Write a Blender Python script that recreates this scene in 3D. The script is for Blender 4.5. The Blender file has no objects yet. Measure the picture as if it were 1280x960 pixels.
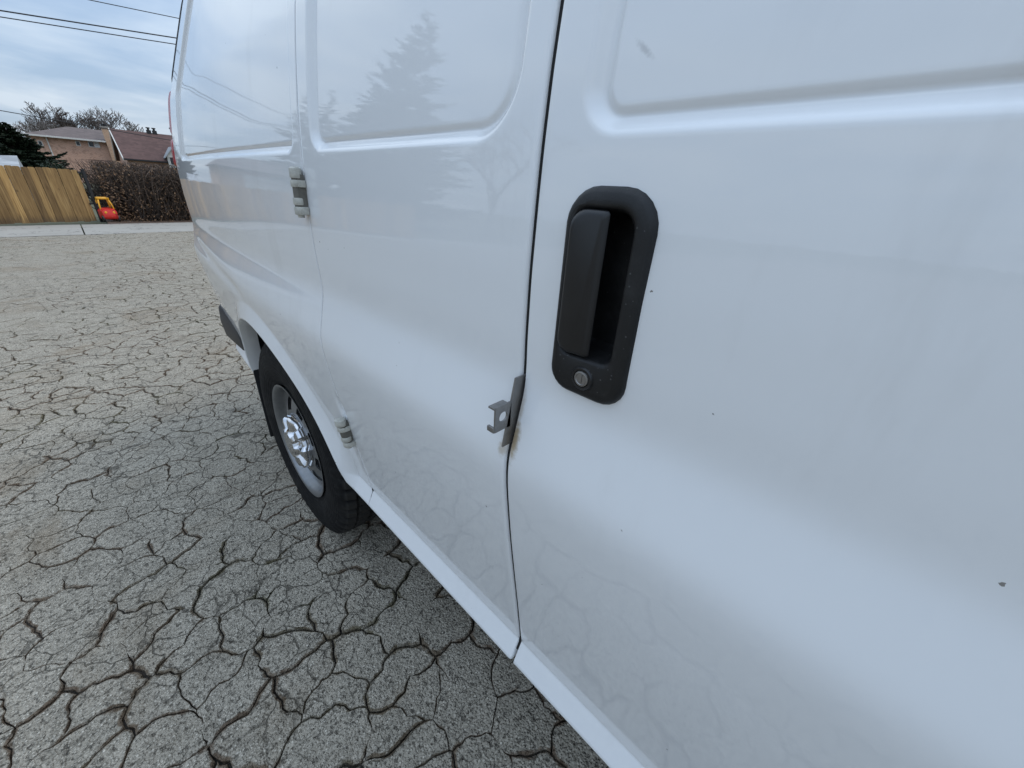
import bpy, bmesh, math, random
import numpy as np
from mathutils import Vector, Matrix, noise
from mathutils.geometry import delaunay_2d_cdt

random.seed(7); rng = np.random.default_rng(7)
SC = bpy.context.scene
COL = SC.collection
rad = math.radians

# ------------------------------------------------------------------ camera
F_PX = 481.0; CX, CY = 640.0, 480.0          # photograph is 1280 x 960
EYE = np.array([0.0, 0.0, 1.25])
def _n(v): return v / np.linalg.norm(v)
def _cv(p): return np.array([p[0]-CX, -(p[1]-CY), -F_PX])
_Y = _n(_cv((71, 208)))                      # the van's length vanishes here
_Z = -_n(_cv((582, 1454))); _Z = _n(_Z - _Y*(_Z@_Y))
ROT = np.array([np.cross(_Y, _Z), _Y, _Z])   # world = ROT @ camera
def ray(p): return ROT @ _n(_cv(p))
def at_y(px, py, Y):
    d = ray((px, py)); return EYE + d*(Y/d[1])
def on_ground(px, py, z=0.0):
    d = ray((px, py)); return EYE + d*((z-EYE[2])/d[2])

cam_d = bpy.data.cameras.new('camera')
cam = bpy.data.objects.new('camera', cam_d); COL.objects.link(cam)
cam_d.sensor_width = 36.0; cam_d.lens = 36.0*F_PX/1280.0
cam_d.clip_start = 0.02; cam_d.clip_end = 2000
M4 = Matrix(ROT.tolist()).to_4x4(); M4.translation = Vector(EYE)
cam.matrix_world = M4
SC.camera = cam
SC.render.resolution_x = 1024; SC.render.resolution_y = 768

# ------------------------------------------------------------------ sky, sun, exposure
SUN_DIR = _n(np.array([0.46, -0.30, 0.83]))  # towards the sun
world = bpy.data.worlds.new('World'); SC.world = world; world.use_nodes = True
nt = world.node_tree; nt.nodes.clear()
def wn(t, **kw):
    n = nt.nodes.new(t)
    for k, v in kw.items(): setattr(n, k, v)
    return n
sky = wn('ShaderNodeTexSky', sky_type='NISHITA', sun_disc=False,
         sun_elevation=math.asin(SUN_DIR[2]), sun_rotation=math.atan2(SUN_DIR[0], SUN_DIR[1]))
tc = wn('ShaderNodeTexCoord'); sep = wn('ShaderNodeSeparateXYZ')
nt.links.new(tc.outputs['Generated'], sep.inputs[0])
zadd = wn('ShaderNodeMath', operation='MAXIMUM'); zadd.inputs[1].default_value = 0.0
nt.links.new(sep.outputs['Z'], zadd.inputs[0])
zadd2 = wn('ShaderNodeMath', operation='ADD'); zadd2.inputs[1].default_value = 0.10
nt.links.new(zadd.outputs[0], zadd2.inputs[0])
dv = wn('ShaderNodeVectorMath', operation='DIVIDE')
comb = wn('ShaderNodeCombineXYZ')
for i in range(3): nt.links.new(zadd2.outputs[0], comb.inputs[i])
nt.links.new(tc.outputs['Generated'], dv.inputs[0]); nt.links.new(comb.outputs[0], dv.inputs[1])
cn = wn('ShaderNodeTexNoise'); cn.inputs['Scale'].default_value = 0.9; cn.inputs['Detail'].default_value = 6
cn.inputs['Roughness'].default_value = 0.52; cn.inputs['Distortion'].default_value = 0.3
nt.links.new(dv.outputs[0], cn.inputs['Vector'])
cr = wn('ShaderNodeValToRGB'); cr.color_ramp.elements[0].position = 0.36; cr.color_ramp.elements[1].position = 0.66
cr.color_ramp.elements[0].color = (0.62, 0.62, 0.62, 1); cr.color_ramp.elements[1].color = (0.97, 0.97, 0.97, 1)
nt.links.new(cn.outputs['Fac'], cr.inputs[0])
cr2 = wn('ShaderNodeValToRGB')
cr2.color_ramp.elements[0].position = 0.38; cr2.color_ramp.elements[1].position = 0.64
cr2.color_ramp.elements[0].color = (5.0, 6.6, 8.9, 1); cr2.color_ramp.elements[1].color = (7.4, 8.5, 9.7, 1)
nt.links.new(cn.outputs['Fac'], cr2.inputs[0])
mx = wn('ShaderNodeMix', data_type='RGBA')
nt.links.new(cr.outputs[0], mx.inputs[0]); nt.links.new(sky.outputs[0], mx.inputs[6]); nt.links.new(cr2.outputs[0], mx.inputs[7])
grad = wn('ShaderNodeMath', operation='MULTIPLY_ADD'); grad.inputs[1].default_value = 1.45; grad.inputs[2].default_value = 0.84   # overcast: brighter overhead
nt.links.new(zadd.outputs[0], grad.inputs[0])
vm = wn('ShaderNodeVectorMath', operation='SCALE'); nt.links.new(mx.outputs[2], vm.inputs[0]); nt.links.new(grad.outputs[0], vm.inputs['Scale'])
bg = wn('ShaderNodeBackground'); bg.inputs[1].default_value = 0.095
nt.links.new(vm.outputs[0], bg.inputs[0])
wo = wn('ShaderNodeOutputWorld'); nt.links.new(bg.outputs[0], wo.inputs[0])

sd = bpy.data.lights.new('sun', 'SUN'); sd.energy = 1.2; sd.angle = rad(25); sd.color = (1.0, 0.95, 0.88)
sun = bpy.data.objects.new('sun', sd); COL.objects.link(sun)
sun.rotation_euler = Vector(-SUN_DIR).to_track_quat('-Z', 'Y').to_euler()
SC.view_settings.view_transform = 'Standard'; SC.view_settings.look = 'None'
SC.view_settings.gamma = 1; SC.view_settings.exposure = 0.0; SC.view_settings.use_curve_mapping = False

# ------------------------------------------------------------------ helpers
def mesh_obj(name, verts, faces, mat=None, parent=None, smooth=False):
    me = bpy.data.meshes.new(name)
    me.from_pydata([tuple(v) for v in verts], [], [tuple(f) for f in faces])
    if smooth: me.polygons.foreach_set('use_smooth', np.ones(len(me.polygons), bool))
    me.update()
    o = bpy.data.objects.new(name, me); COL.objects.link(o)
    if mat: me.materials.append(mat)
    if parent: o.parent = parent
    return o
def tag(o, label=None, cat=None, group=None, kind=None):
    if label: o['label'] = label
    if cat: o['category'] = cat
    if group: o['group'] = group
    if kind: o['kind'] = kind
    return o
def thing(name, label, cat, loc=(0, 0, 0), rz=0, group=None):
    o = bpy.data.objects.new(name, None); COL.objects.link(o)
    o.empty_display_size = 0.2; o.location = loc; o.rotation_euler = (0, 0, rz)
    return tag(o, label, cat, group)

class MB:
    """collects shapes into one mesh"""
    def __init__(s): s.v = []; s.f = []
    def add(s, v, f):
        k = len(s.v); s.v += [tuple(p) for p in v]; s.f += [tuple(i+k for i in q) for q in f]
    def box(s, a, b, bev=0.0):
        x0, y0, z0 = a; x1, y1, z1 = b
        if bev <= 0:
            v = [(x, y, z) for z in (z0, z1) for y in (y0, y1) for x in (x0, x1)]
            s.add(v, [(0, 2, 3, 1), (4, 5, 7, 6), (0, 1, 5, 4), (2, 6, 7, 3), (0, 4, 6, 2), (1, 3, 7, 5)])
        else:
            bm = bmesh.new(); bmesh.ops.create_cube(bm, size=1)
            bmesh.ops.scale(bm, vec=(x1-x0, y1-y0, z1-z0), verts=bm.verts)
            bmesh.ops.translate(bm, vec=((x0+x1)/2, (y0+y1)/2, (z0+z1)/2), verts=bm.verts)
            bmesh.ops.bevel(bm, geom=bm.edges[:], offset=bev, segments=2, affect='EDGES', profile=0.6)
            bm.verts.index_update()
            s.add([v.co[:] for v in bm.verts], [[v.index for v in f.verts] for f in bm.faces]); bm.free()
    def tube(s, pts, rads, n=6, cap=True):
        pts = [Vector(p) for p in pts]; rings = []
        if not hasattr(rads, '__len__'): rads = [rads]*len(pts)
        k0 = len(s.v); prev = None
        for i, p in enumerate(pts):
            t = (pts[min(i+1, len(pts)-1)] - pts[max(i-1, 0)]).normalized()
            if prev is None:
                a = t.orthogonal().normalized()
            else:
                a = (prev - t*prev.dot(t))
                a = a.normalized() if a.length > 1e-6 else t.orthogonal().normalized()
            prev = a; b = t.cross(a)
            for j in range(n):
                an = 2*math.pi*j/n
                s.v.append(tuple(p + (a*math.cos(an)+b*math.sin(an))*rads[i]))
        for i in range(len(pts)-1):
            for j in range(n):
                q = (j+1) % n
                s.f.append((k0+i*n+j, k0+i*n+q, k0+(i+1)*n+q, k0+(i+1)*n+j))
        if cap:
            s.f.append(tuple(k0+j for j in range(n))[::-1]); e = k0+(len(pts)-1)*n
            s.f.append(tuple(e+j for j in range(n)))
    def lathe(s, prof, n, axis='x', skip=None):
        """prof: (axial, radius) pairs; revolved about axis through the origin"""
        k0 = len(s.v); m = len(prof)
        for j in range(n):
            a = 2*math.pi*j/n; ca, sa = math.cos(a), math.sin(a)
            for ax, r in prof:
                s.v.append((ax, r*ca, r*sa) if axis == 'x' else (r*ca, r*sa, ax))
        for j in range(n):
            q = (j+1) % n
            for i in range(m-1):
                if skip and skip(i, j): continue
                s.f.append((k0+j*m+i, k0+j*m+i+1, k0+q*m+i+1, k0+q*m+i))
    def move(s, t): s.v = [(x+t[0], y+t[1], z+t[2]) for x, y, z in s.v]; return s
    def build(s, name, mat, parent=None, smooth=False): return mesh_obj(name, s.v, s.f, mat, parent, smooth)
def auto_smooth(o, ang=35):
    me = o.data
    me.polygons.foreach_set('use_smooth', np.ones(len(me.polygons), bool))
    bm = bmesh.new(); bm.from_mesh(me)
    for e in bm.edges:
        if len(e.link_faces) == 2 and e.calc_face_angle(0) > rad(ang): e.smooth = False
    bm.to_mesh(me); bm.free(); return o

# ------------------------------------------------------------------ materials
class NT:
    def __init__(s, name):
        s.m = bpy.data.materials.new(name); s.m.use_nodes = True
        s.t = s.m.node_tree; s.b = s.t.nodes['Principled BSDF']
    def n(s, t, ins=None, **kw):
        nd = s.t.nodes.new(t)
        for k, v in kw.items(): setattr(nd, k, v)
        for k, v in (ins or {}).items(): s.put(nd.inputs[k], v)
        return nd
    def put(s, sock, v):
        if isinstance(v, bpy.types.NodeSocket): s.t.links.new(v, sock)
        else: sock.default_value = v
    def math(s, op, a, b=0.0, c=None, clamp=False):
        nd = s.n('ShaderNodeMath', operation=op, use_clamp=clamp); s.put(nd.inputs[0], a); s.put(nd.inputs[1], b)
        if c is not None: s.put(nd.inputs[2], c)
        return nd.outputs[0]
    def mix(s, f, a, b, blend='MIX'):
        nd = s.n('ShaderNodeMix', data_type='RGBA', blend_type=blend)
        s.put(nd.inputs[0], f); s.put(nd.inputs[6], a if not isinstance(a, tuple) else rgba(a)); s.put(nd.inputs[7], b if not isinstance(b, tuple) else rgba(b))
        return nd.outputs[2]
    def noise(s, vec, scale, detail=4, rough=0.55, dist=0.0):
        nd = s.n('ShaderNodeTexNoise', {'Scale': scale, 'Detail': detail, 'Roughness': rough, 'Distortion': dist})
        if vec is not None: s.put(nd.inputs['Vector'], vec)
        return nd
    def vor(s, vec, scale, feature='F1', **ins):
        nd = s.n('ShaderNodeTexVoronoi', {'Scale': scale, **ins}, feature=feature)
        if vec is not None: s.put(nd.inputs['Vector'], vec)
        return nd
    def ramp(s, f, stops):
        nd = s.n('ShaderNodeValToRGB'); cr = nd.color_ramp
        while len(cr.elements) < len(stops): cr.elements.new(0.5)
        for e, (p, c) in zip(cr.elements, stops): e.position = p; e.color = rgba(c) if hasattr(c, '__len__') else (c, c, c, 1)
        s.put(nd.inputs[0], f); return nd.outputs[0]
    def step(s, v, lo, hi):
        nd = s.n('ShaderNodeMapRange', {'From Min': lo, 'From Max': hi}, interpolation_type='SMOOTHSTEP')
        s.put(nd.inputs['Value'], v); return nd.outputs[0]
    def pos(s): return s.n('ShaderNodeNewGeometry').outputs['Position']
    def bump(s, h, strength, dist, prev=None):
        nd = s.n('ShaderNodeBump', {'Strength': strength, 'Distance': dist}); s.put(nd.inputs['Height'], h)
        if prev is not None: s.put(nd.inputs['Normal'], prev)
        return nd.outputs[0]
    def set(s, **kw):
        for k, v in kw.items():
            k = k.replace('_', ' ')
            if isinstance(v, tuple) and len(v) == 3 and 'Color' in k: v = rgba(v)
            s.put(s.b.inputs[k], v)
        return s.m
def rgba(c): return (c[0], c[1], c[2], 1.0)

def plain(name, col, rough=0.6, metal=0.0, var=0.12, scale=30, bump=0.0, coat=0.0, spec=0.5):
    k = NT(name); p = k.pos()
    nz = k.noise(p, scale, 5)
    c = k.mix(nz.outputs['Fac'], tuple(x*(1-var) for x in col), tuple(min(1, x*(1+var)) for x in col))
    kw = dict(Base_Color=c, Roughness=rough, Metallic=metal, Specular_IOR_Level=spec)
    if coat: kw.update(Coat_Weight=coat, Coat_Roughness=0.05)
    if bump: kw['Normal'] = k.bump(nz.outputs['Fac'], 0.5, bump)
    return k.set(**kw)

def paint_material():
    k = NT('white_van_paint'); p = k.pos()
    big = k.noise(p, 2.2, 4, 0.6)
    base = k.mix(big.outputs['Fac'], (0.76, 0.77, 0.775), (0.82, 0.825, 0.83))
    # fine road grime, heavier streaks here and there
    sc = k.n('ShaderNodeMapping', {'Vector': p, 'Scale': (1.0, 1.0, 0.25)}).outputs[0]
    st = k.noise(sc, 9.0, 5, 0.68)
    grime = k.step(st.outputs['Fac'], 0.52, 0.85)
    base = k.mix(k.math('MULTIPLY', grime, 0.22), base, (0.42, 0.40, 0.37))
    # small specks of tar and stone chips
    p2 = k.n('ShaderNodeMapping', {'Vector': p, 'Scale': (0.0, 1.0, 1.0)}).outputs[0]
    vd = k.vor(p2, 30.0); rnd = k.n('ShaderNodeSeparateColor', {0: vd.outputs['Color']})
    pick = k.math('GREATER_THAN', rnd.outputs[0], 0.45)
    size = k.math('POWER', rnd.outputs[1], 2.5); size = k.math('MULTIPLY_ADD', size, 0.034, 0.016)
    nz2 = k.noise(p, 420, 2)
    dd = k.math('ADD', vd.outputs['Distance'], k.math('MULTIPLY', k.math('SUBTRACT', nz2.outputs['Fac'], 0.5), 0.10))
    spot = k.math('MULTIPLY', k.math('LESS_THAN', dd, size), pick)
    base = k.mix(k.math('MULTIPLY', spot, 0.80), base, (0.075, 0.06, 0.045))
    rn = k.noise(p, 130, 3, 0.7)
    # rust bleeding from the lock bracket in the seam
    for (cx, cy, cz, sx, sz, amt) in ((0.282, 0.248, 0.992, 0.009, 0.032, 0.85), (0.279, 0.263, 0.974, 0.009, 0.014, 0.5),
                                      (0.290, 0.249, 1.03, 0.006, 0.03, 0.4)):
        dvec = k.n('ShaderNodeVectorMath', {0: p}, operation='SUBTRACT'); dvec.inputs[1].default_value = (cx, cy, cz)
        sv = k.n('ShaderNodeVectorMath', {0: dvec.outputs[0]}, operation='MULTIPLY'); sv.inputs[1].default_value = (8, 1/sx, 1/sz)
        ln = k.n('ShaderNodeVectorMath', {0: sv.outputs[0]}, operation='LENGTH').outputs['Value']
        fall = k.step(k.math('ADD', ln, k.math('MULTIPLY', rn.outputs['Fac'], 1.1)), 1.65, 0.75)
        base = k.mix(k.math('MULTIPLY', fall, amt), base, (0.30, 0.20, 0.075))
    # faint grey scuff on the pressed panel of the near door
    dvec = k.n('ShaderNodeVectorMath', {0: p}, operation='SUBTRACT'); dvec.inputs[1].default_value = (0.305, 0.176, 1.345)
    rt = k.n('ShaderNodeVectorRotate', {'Vector': dvec.outputs[0], 'Angle': rad(-38)}, rotation_type='X_AXIS').outputs[0]
    sv = k.n('ShaderNodeVectorMath', {0: rt}, operation='MULTIPLY'); sv.inputs[1].default_value = (3, 90, 380)
    ln = k.n('ShaderNodeVectorMath', {0: sv.outputs[0]}, operation='LENGTH').outputs['Value']
    base = k.mix(k.math('MULTIPLY', k.step(k.math('ADD', ln, k.math('MULTIPLY', nz2.outputs['Fac'], .8)), 1.6, 0.5), 0.45), base, (0.3, 0.3, 0.3))
    orange = k.noise(p, 260, 2)
    nrm = k.bump(orange.outputs['Fac'], 0.02, 0.0006)
    crough = k.math('MULTIPLY_ADD', grime, 0.05, 0.012)
    return k.set(Base_Color=base, Roughness=0.42, Specular_IOR_Level=0.35, Coat_Weight=1.0, Coat_Roughness=crough, Coat_IOR=1.6, Coat_Normal=nrm)

def asphalt_material(cracks=False):
    k = NT('weathered_asphalt' + ('_far' if cracks else '')); p = k.pos()
    flat = k.n('ShaderNodeMapping', {'Vector': p, 'Scale': (1, 1, 1)}).outputs[0]
    big = k.noise(flat, 0.55, 3, 0.6, 0.6); mid = k.noise(flat, 6.5, 4, 0.66)
    c = k.mix(big.outputs['Fac'], (0.29, 0.268, 0.232), (0.42, 0.392, 0.345))
    c = k.mix(k.math('MULTIPLY', k.step(mid.outputs['Fac'], 0.42, 0.72), 0.60), c, (0.17, 0.155, 0.13))
    # aggregate: stones of many greys in a dark binder
    st = k.vor(flat, 150.0, Randomness=1.0); rs = k.n('ShaderNodeSeparateColor', {0: st.outputs['Color']})
    stone = k.ramp(rs.outputs[0], [(0.0, (0.10, 0.094, 0.085)), (0.30, (0.24, 0.222, 0.19)), (0.72, (0.43, 0.405, 0.36)), (0.93, (0.60, 0.57, 0.51)), (1.0, (0.80, 0.77, 0.70))])
    inside = k.step(st.outputs['Distance'], 0.62, 0.30)
    c = k.mix(k.math('MULTIPLY', inside, 0.62), c, stone)
    st2 = k.vor(flat, 330.0); rs2 = k.n('ShaderNodeSeparateColor', {0: st2.outputs['Color']})
    c = k.mix(0.30, c, k.ramp(rs2.outputs[0], [(0, (0.08, 0.075, 0.065)), (0.6, (0.36, 0.335, 0.29)), (1, (0.72, 0.68, 0.61))]))
    pits = k.step(k.noise(flat, 80, 2, 0.7).outputs['Fac'], 0.56, 0.68)
    c = k.mix(k.math('MULTIPLY', pits, 0.75), c, (0.06, 0.055, 0.048))
    # brown soil dust and dark oil drips
    soil = k.step(k.noise(flat, 1.6, 4, 0.65, 0.8).outputs['Fac'], 0.50, 0.72)
    c = k.mix(k.math('MULTIPLY', soil, 0.42), c, (0.20, 0.148, 0.095))
    oil = k.vor(flat, 2.3); ro = k.n('ShaderNodeSeparateColor', {0: oil.outputs['Color']})
    od = k.math('ADD', oil.outputs['Distance'], k.math('MULTIPLY', mid.outputs['Fac'], 0.14))
    om = k.math('MULTIPLY', k.step(od, 0.20, 0.09), k.math('GREATER_THAN', ro.outputs[0], 0.6))
    c = k.mix(k.math('MULTIPLY', om, 0.55), c, (0.05, 0.047, 0.045))
    # hairline cracks
    wq = k.noise(flat, 7, 3, 0.6)
    wp = k.n('ShaderNodeVectorMath', operation='MULTIPLY_ADD'); k.put(wp.inputs[0], wq.outputs['Color']); wp.inputs[1].default_value = (0.16, 0.16, 0.0); k.put(wp.inputs[2], flat)
    hl = k.vor(wp.outputs[0], 9.5, 'DISTANCE_TO_EDGE').outputs['Distance']
    hm = k.math('MULTIPLY', k.step(hl, 0.026, 0.006), k.step(big.outputs['Fac'], 0.40, 0.55))
    c = k.mix(k.math('MULTIPLY', hm, 0.7), c, (0.04, 0.036, 0.03))
    h = k.math('ADD', k.math('MULTIPLY', inside, 0.7), k.math('MULTIPLY', rs.outputs[1], 0.5))
    h = k.math('SUBTRACT', h, k.math('MULTIPLY', pits, 0.9)); h = k.math('SUBTRACT', h, hm)
    if cracks:
        v2 = k.vor(wp.outputs[0], 3.6, 'DISTANCE_TO_EDGE').outputs['Distance']
        m2 = k.step(v2, 0.035, 0.012); c = k.mix(k.math('MULTIPLY', m2, 0.8), c, (0.04, 0.036, 0.03)); h = k.math('SUBTRACT', h, m2)
    if not cracks:      # soil and moss washed along the crack edges
        at = k.n('ShaderNodeAttribute', attribute_name='edge', attribute_type='GEOMETRY').outputs['Fac']
        en = k.noise(flat, 26, 3, 0.7); en2 = k.noise(flat, 1.3, 2)
        em = k.step(k.math('ADD', at, k.math('MULTIPLY', k.math('SUBTRACT', en.outputs['Fac'], 0.5), 1.5)), 0.70, 1.10)
        ecol = k.mix(k.step(en2.outputs['Fac'], 0.45, 0.62), (0.100, 0.064, 0.040), (0.085, 0.078, 0.040))
        c = k.mix(k.math('MULTIPLY', em, 0.80), c, ecol)
    nrm = k.bump(h, 0.9, 0.0045)
    c = k.mix(1.0, c, (1.05, 1.0, 0.915), 'MULTIPLY')
    return k.set(Base_Color=c, Roughness=0.9, Specular_IOR_Level=0.2, Normal=nrm)

def dirt_material():
    k = NT('crack_dirt'); p = k.pos()
    a = k.noise(p, 45, 6, 0.7); b = k.noise(p, 2.4, 4); g = k.noise(p, 5.5, 3)
    c = k.ramp(a.outputs['Fac'], [(0.3, (0.018, 0.015, 0.012)), (0.55, (0.05, 0.042, 0.033)), (0.8, (0.12, 0.10, 0.075))])
    c = k.mix(k.math('MULTIPLY', k.step(b.outputs['Fac'], 0.5, 0.7), 0.6), c, (0.055, 0.033, 0.018))
    c = k.mix(k.math('MULTIPLY', k.step(g.outputs['Fac'], 0.58, 0.70), 0.6), c, (0.045, 0.055, 0.018))
    return k.set(Base_Color=c, Roughness=0.95, Normal=k.bump(a.outputs['Fac'], 0.8, 0.006))

def concrete_material():
    k = NT('alley_concrete'); p = k.pos()
    a = k.noise(p, 0.7, 6, 0.6); b = k.noise(p, 40, 5, 0.7)
    c = k.mix(a.outputs['Fac'], (0.27, 0.25, 0.215), (0.39, 0.365, 0.32))
    c = k.mix(k.math('MULTIPLY', b.outputs['Fac'], 0.35), c, (0.24, 0.22, 0.20))
    cr_ = k.vor(k.noise(p, 1.5, 4).outputs['Color'], 2.0, 'DISTANCE_TO_EDGE').outputs['Distance']
    c = k.mix(k.math('MULTIPLY', k.step(cr_, 0.02, 0.005), 0.6), c, (0.08, 0.075, 0.07))
    return k.set(Base_Color=c, Roughness=0.9, Normal=k.bump(b.outputs['Fac'], 0.3, 0.004))

def wood_material():
    k = NT('fence_wood'); p = k.pos()
    info = k.n('ShaderNodeObjectInfo'); r = info.outputs['Random']
    off = k.n('ShaderNodeCombineXYZ', {0: k.math('MULTIPLY', r, 13.0), 2: k.math('MULTIPLY', r, 7.0)}).outputs[0]
    q = k.n('ShaderNodeVectorMath', {0: p, 1: off}, operation='ADD').outputs[0]
    sv = k.n('ShaderNodeMapping', {'Vector': q, 'Scale': (14, 14, 0.8)}).outputs[0]
    g = k.noise(sv, 2.2, 6, 0.6, 0.8)
    c = k.ramp(g.outputs['Fac'], [(0.25, (0.12, 0.064, 0.022)), (0.5, (0.27, 0.16, 0.058)), (0.78, (0.42, 0.275, 0.115))])
    c = k.mix(1.0, c, k.ramp(r, [(0.0, (0.50, 0.47, 0.45)), (0.4, (0.80, 0.77, 0.73)), (0.8, (1.0, 1.0, 1.0)), (1.0, (1.5, 1.48, 1.42))]), 'MULTIPLY')
    # rain-darkened foot
    sz = k.n('ShaderNodeSeparateXYZ', {0: p}).outputs[2]
    wet = k.step(k.math('ADD', sz, k.math('MULTIPLY', g.outputs['Fac'], 0.3)), 0.36, 0.18)
    c = k.mix(k.math('MULTIPLY', wet, 0.55), c, (0.07, 0.045, 0.028))
    kn = k.vor(q, 4.0); kk = k.step(kn.outputs['Distance'], 0.16, 0.07)
    c = k.mix(k.math('MULTIPLY', kk, 0.6), c, (0.07, 0.035, 0.015))
    return k.set(Base_Color=c, Roughness=0.8, Normal=k.bump(g.outputs['Fac'], 0.4, 0.004))

def brick_material(name, col, mortar):
    k = NT(name); tcn = k.n('ShaderNodeTexCoord').outputs['Object']
    sx = k.n('ShaderNodeSeparateXYZ', {0: tcn})
    v = k.n('ShaderNodeCombineXYZ', {0: k.math('ADD', sx.outputs[0], sx.outputs[1]), 1: sx.outputs[2]}).outputs[0]
    br = k.n('ShaderNodeTexBrick', {'Vector': v, 'Scale': 1.0, 'Brick Width': 0.21, 'Row Height': 0.075, 'Mortar Size': 0.009,
                                    'Color1': rgba(col), 'Color2': rgba(tuple(x*0.72 for x in col)), 'Mortar': rgba(mortar)})
    nz = k.noise(tcn, 1.5, 5, 0.65); pv = k.vor(v, 6.0)
    c = k.mix(k.math('MULTIPLY', nz.outputs['Fac'], 0.6), br.outputs['Color'], tuple(x*1.25 for x in col))
    rr = k.n('ShaderNodeSeparateColor', {0: pv.outputs['Color']})
    c = k.mix(k.math('MULTIPLY', k.math('GREATER_THAN', rr.outputs[0], 0.8), 0.35), c, tuple(x*0.45 for x in col))
    return k.set(Base_Color=c, Roughness=0.9)

def shingle_material(name, col):
    k = NT(name); tcn = k.n('ShaderNodeTexCoord').outputs['Object']
    v = k.vor(k.n('ShaderNodeMapping', {'Vector': tcn, 'Scale': (1, 1, 2)}).outputs[0], 3.2)
    r = k.n('ShaderNodeSeparateColor', {0: v.outputs['Color']}).outputs[0]
    sz = k.n('ShaderNodeSeparateXYZ', {0: tcn}).outputs[2]
    row = k.math('FRACT', k.math('MULTIPLY', sz, 9.0))
    c = k.mix(r, tuple(x*0.75 for x in col), tuple(x*1.25 for x in col))
    c = k.mix(k.math('MULTIPLY', k.math('LESS_THAN', row, 0.18), 0.35), c, tuple(x*0.5 for x in col))
    st = k.noise(tcn, 0.6, 4); c = k.mix(k.math('MULTIPLY', st.outputs['Fac'], 0.4), c, tuple(x*1.4 for x in col))
    return k.set(Base_Color=c, Roughness=0.92)

def foliage_material(name, a, b):
    k = NT(name); info = k.n('ShaderNodeNewGeometry').outputs['Random Per Island']
    c = k.mix(info, a, b)
    return k.set(Base_Color=c, Roughness=0.65, Specular_IOR_Level=0.3)

PAINT = paint_material(); ASPH = asphalt_material(); ASPH_FAR = asphalt_material(True); DIRT = dirt_material()
CONC = concrete_material(); WOOD = wood_material()
BLACK_PLASTIC = None
def plastic():
    k = NT('textured_black_plastic'); p = k.pos()
    a = k.noise(p, 900, 3); d = k.noise(p, 14, 5, 0.7)
    c = k.mix(k.step(d.outputs['Fac'], 0.45, 0.8), (0.008, 0.008, 0.0085), (0.028, 0.028, 0.029))
    du = k.vor(p, 210.0); dr = k.n('ShaderNodeSeparateColor', {0: du.outputs['Color']})
    sp = k.math('MULTIPLY', k.math('LESS_THAN', du.outputs['Distance'], 0.16), k.math('GREATER_THAN', dr.outputs[0], 0.86))
    c = k.mix(k.math('MULTIPLY', sp, 0.35), c, (0.16, 0.16, 0.16))
    return k.set(Base_Color=c, Roughness=0.48, Specular_IOR_Level=0.4, Normal=k.bump(a.outputs['Fac'], 0.35, 0.0006))
PLASTIC = plastic()
PADDLE = plain('smooth_black_plastic', (0.010, 0.010, 0.011), 0.36, scale=40, var=0.3)
RUBBER_GAP = plain('seam_rubber', (0.006, 0.006, 0.006), 0.8)
UNDER = plain('underbody_black', (0.010, 0.010, 0.010), 0.9, var=0.4)
GLASS = plain('dark_tinted_glass', (0.012, 0.014, 0.016), 0.04, coat=1.0)
RED = plain('red_lens', (0.42, 0.006, 0.015), 0.25, coat=0.3, scale=60, var=0.15)
BUMPER = plain('dark_bumper_plastic', (0.020, 0.021, 0.024), 0.5, scale=60, var=0.3, bump=0.0005)
CHROME = plain('scuffed_chrome', (0.62, 0.62, 0.63), 0.16, metal=1.0, scale=80, var=0.10)
STEEL = plain('silver_wheel_steel', (0.235, 0.24, 0.245), 0.40, metal=0.8, scale=45, var=0.22)
GALV = plain('galvanised_steel', (0.27, 0.26, 0.25), 0.42, metal=0.85, scale=120, var=0.25, bump=0.0004)
HINGEM = plain('dirty_painted_hinge', (0.46, 0.445, 0.39), 0.5, scale=120, var=0.45)

def tyre_material():
    k = NT('tyre_rubber'); p = k.pos()
    a = k.noise(p, 35, 6, 0.7); d = k.noise(p, 6, 4)
    c = k.mix(k.step(a.outputs['Fac'], 0.4, 0.75), (0.007, 0.007, 0.0075), (0.020, 0.0195, 0.019))
    c = k.mix(k.math('MULTIPLY', k.step(d.outputs['Fac'], 0.5, 0.7), 0.30), c, (0.045, 0.041, 0.036))
    ob = k.n('ShaderNodeSeparateXYZ', {0: k.n('ShaderNodeTexCoord').outputs['Object']})
    rr = k.math('SQRT', k.math('ADD', k.math('POWER', k.math('ABSOLUTE', ob.outputs[1]), 2.0), k.math('POWER', k.math('ABSOLUTE', ob.outputs[2]), 2.0)))
    tread = k.step(rr, 0.366, 0.380)
    c = k.mix(k.math('MULTIPLY', tread, 0.75), c, (0.042, 0.039, 0.035))
    ring = k.math('MULTIPLY', k.math('SINE', k.math('MULTIPLY', rr, 520.0)), k.step(rr, 0.345, 0.325))
    return k.set(Base_Color=c, Roughness=0.75, Specular_IOR_Level=0.15, Normal=k.bump(ring, 0.3, 0.0012, k.bump(a.outputs['Fac'], 0.2, 0.002)))
TYRE = tyre_material()

# ------------------------------------------------------------------ ground
GROUND_M = plain('yard_earth', (0.085, 0.085, 0.045), 0.95, scale=3, var=0.35, bump=0.01)
g_ = MB(); g_.add([(-500, -500, -0.06), (500, -500, -0.06), (500, 700, -0.06), (-500, 700, -0.06)], [(0, 1, 2, 3)])
tag(g_.build('ground', GROUND_M), 'brown green earth and lawn stretching away behind the alley', 'ground', kind='structure')

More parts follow.
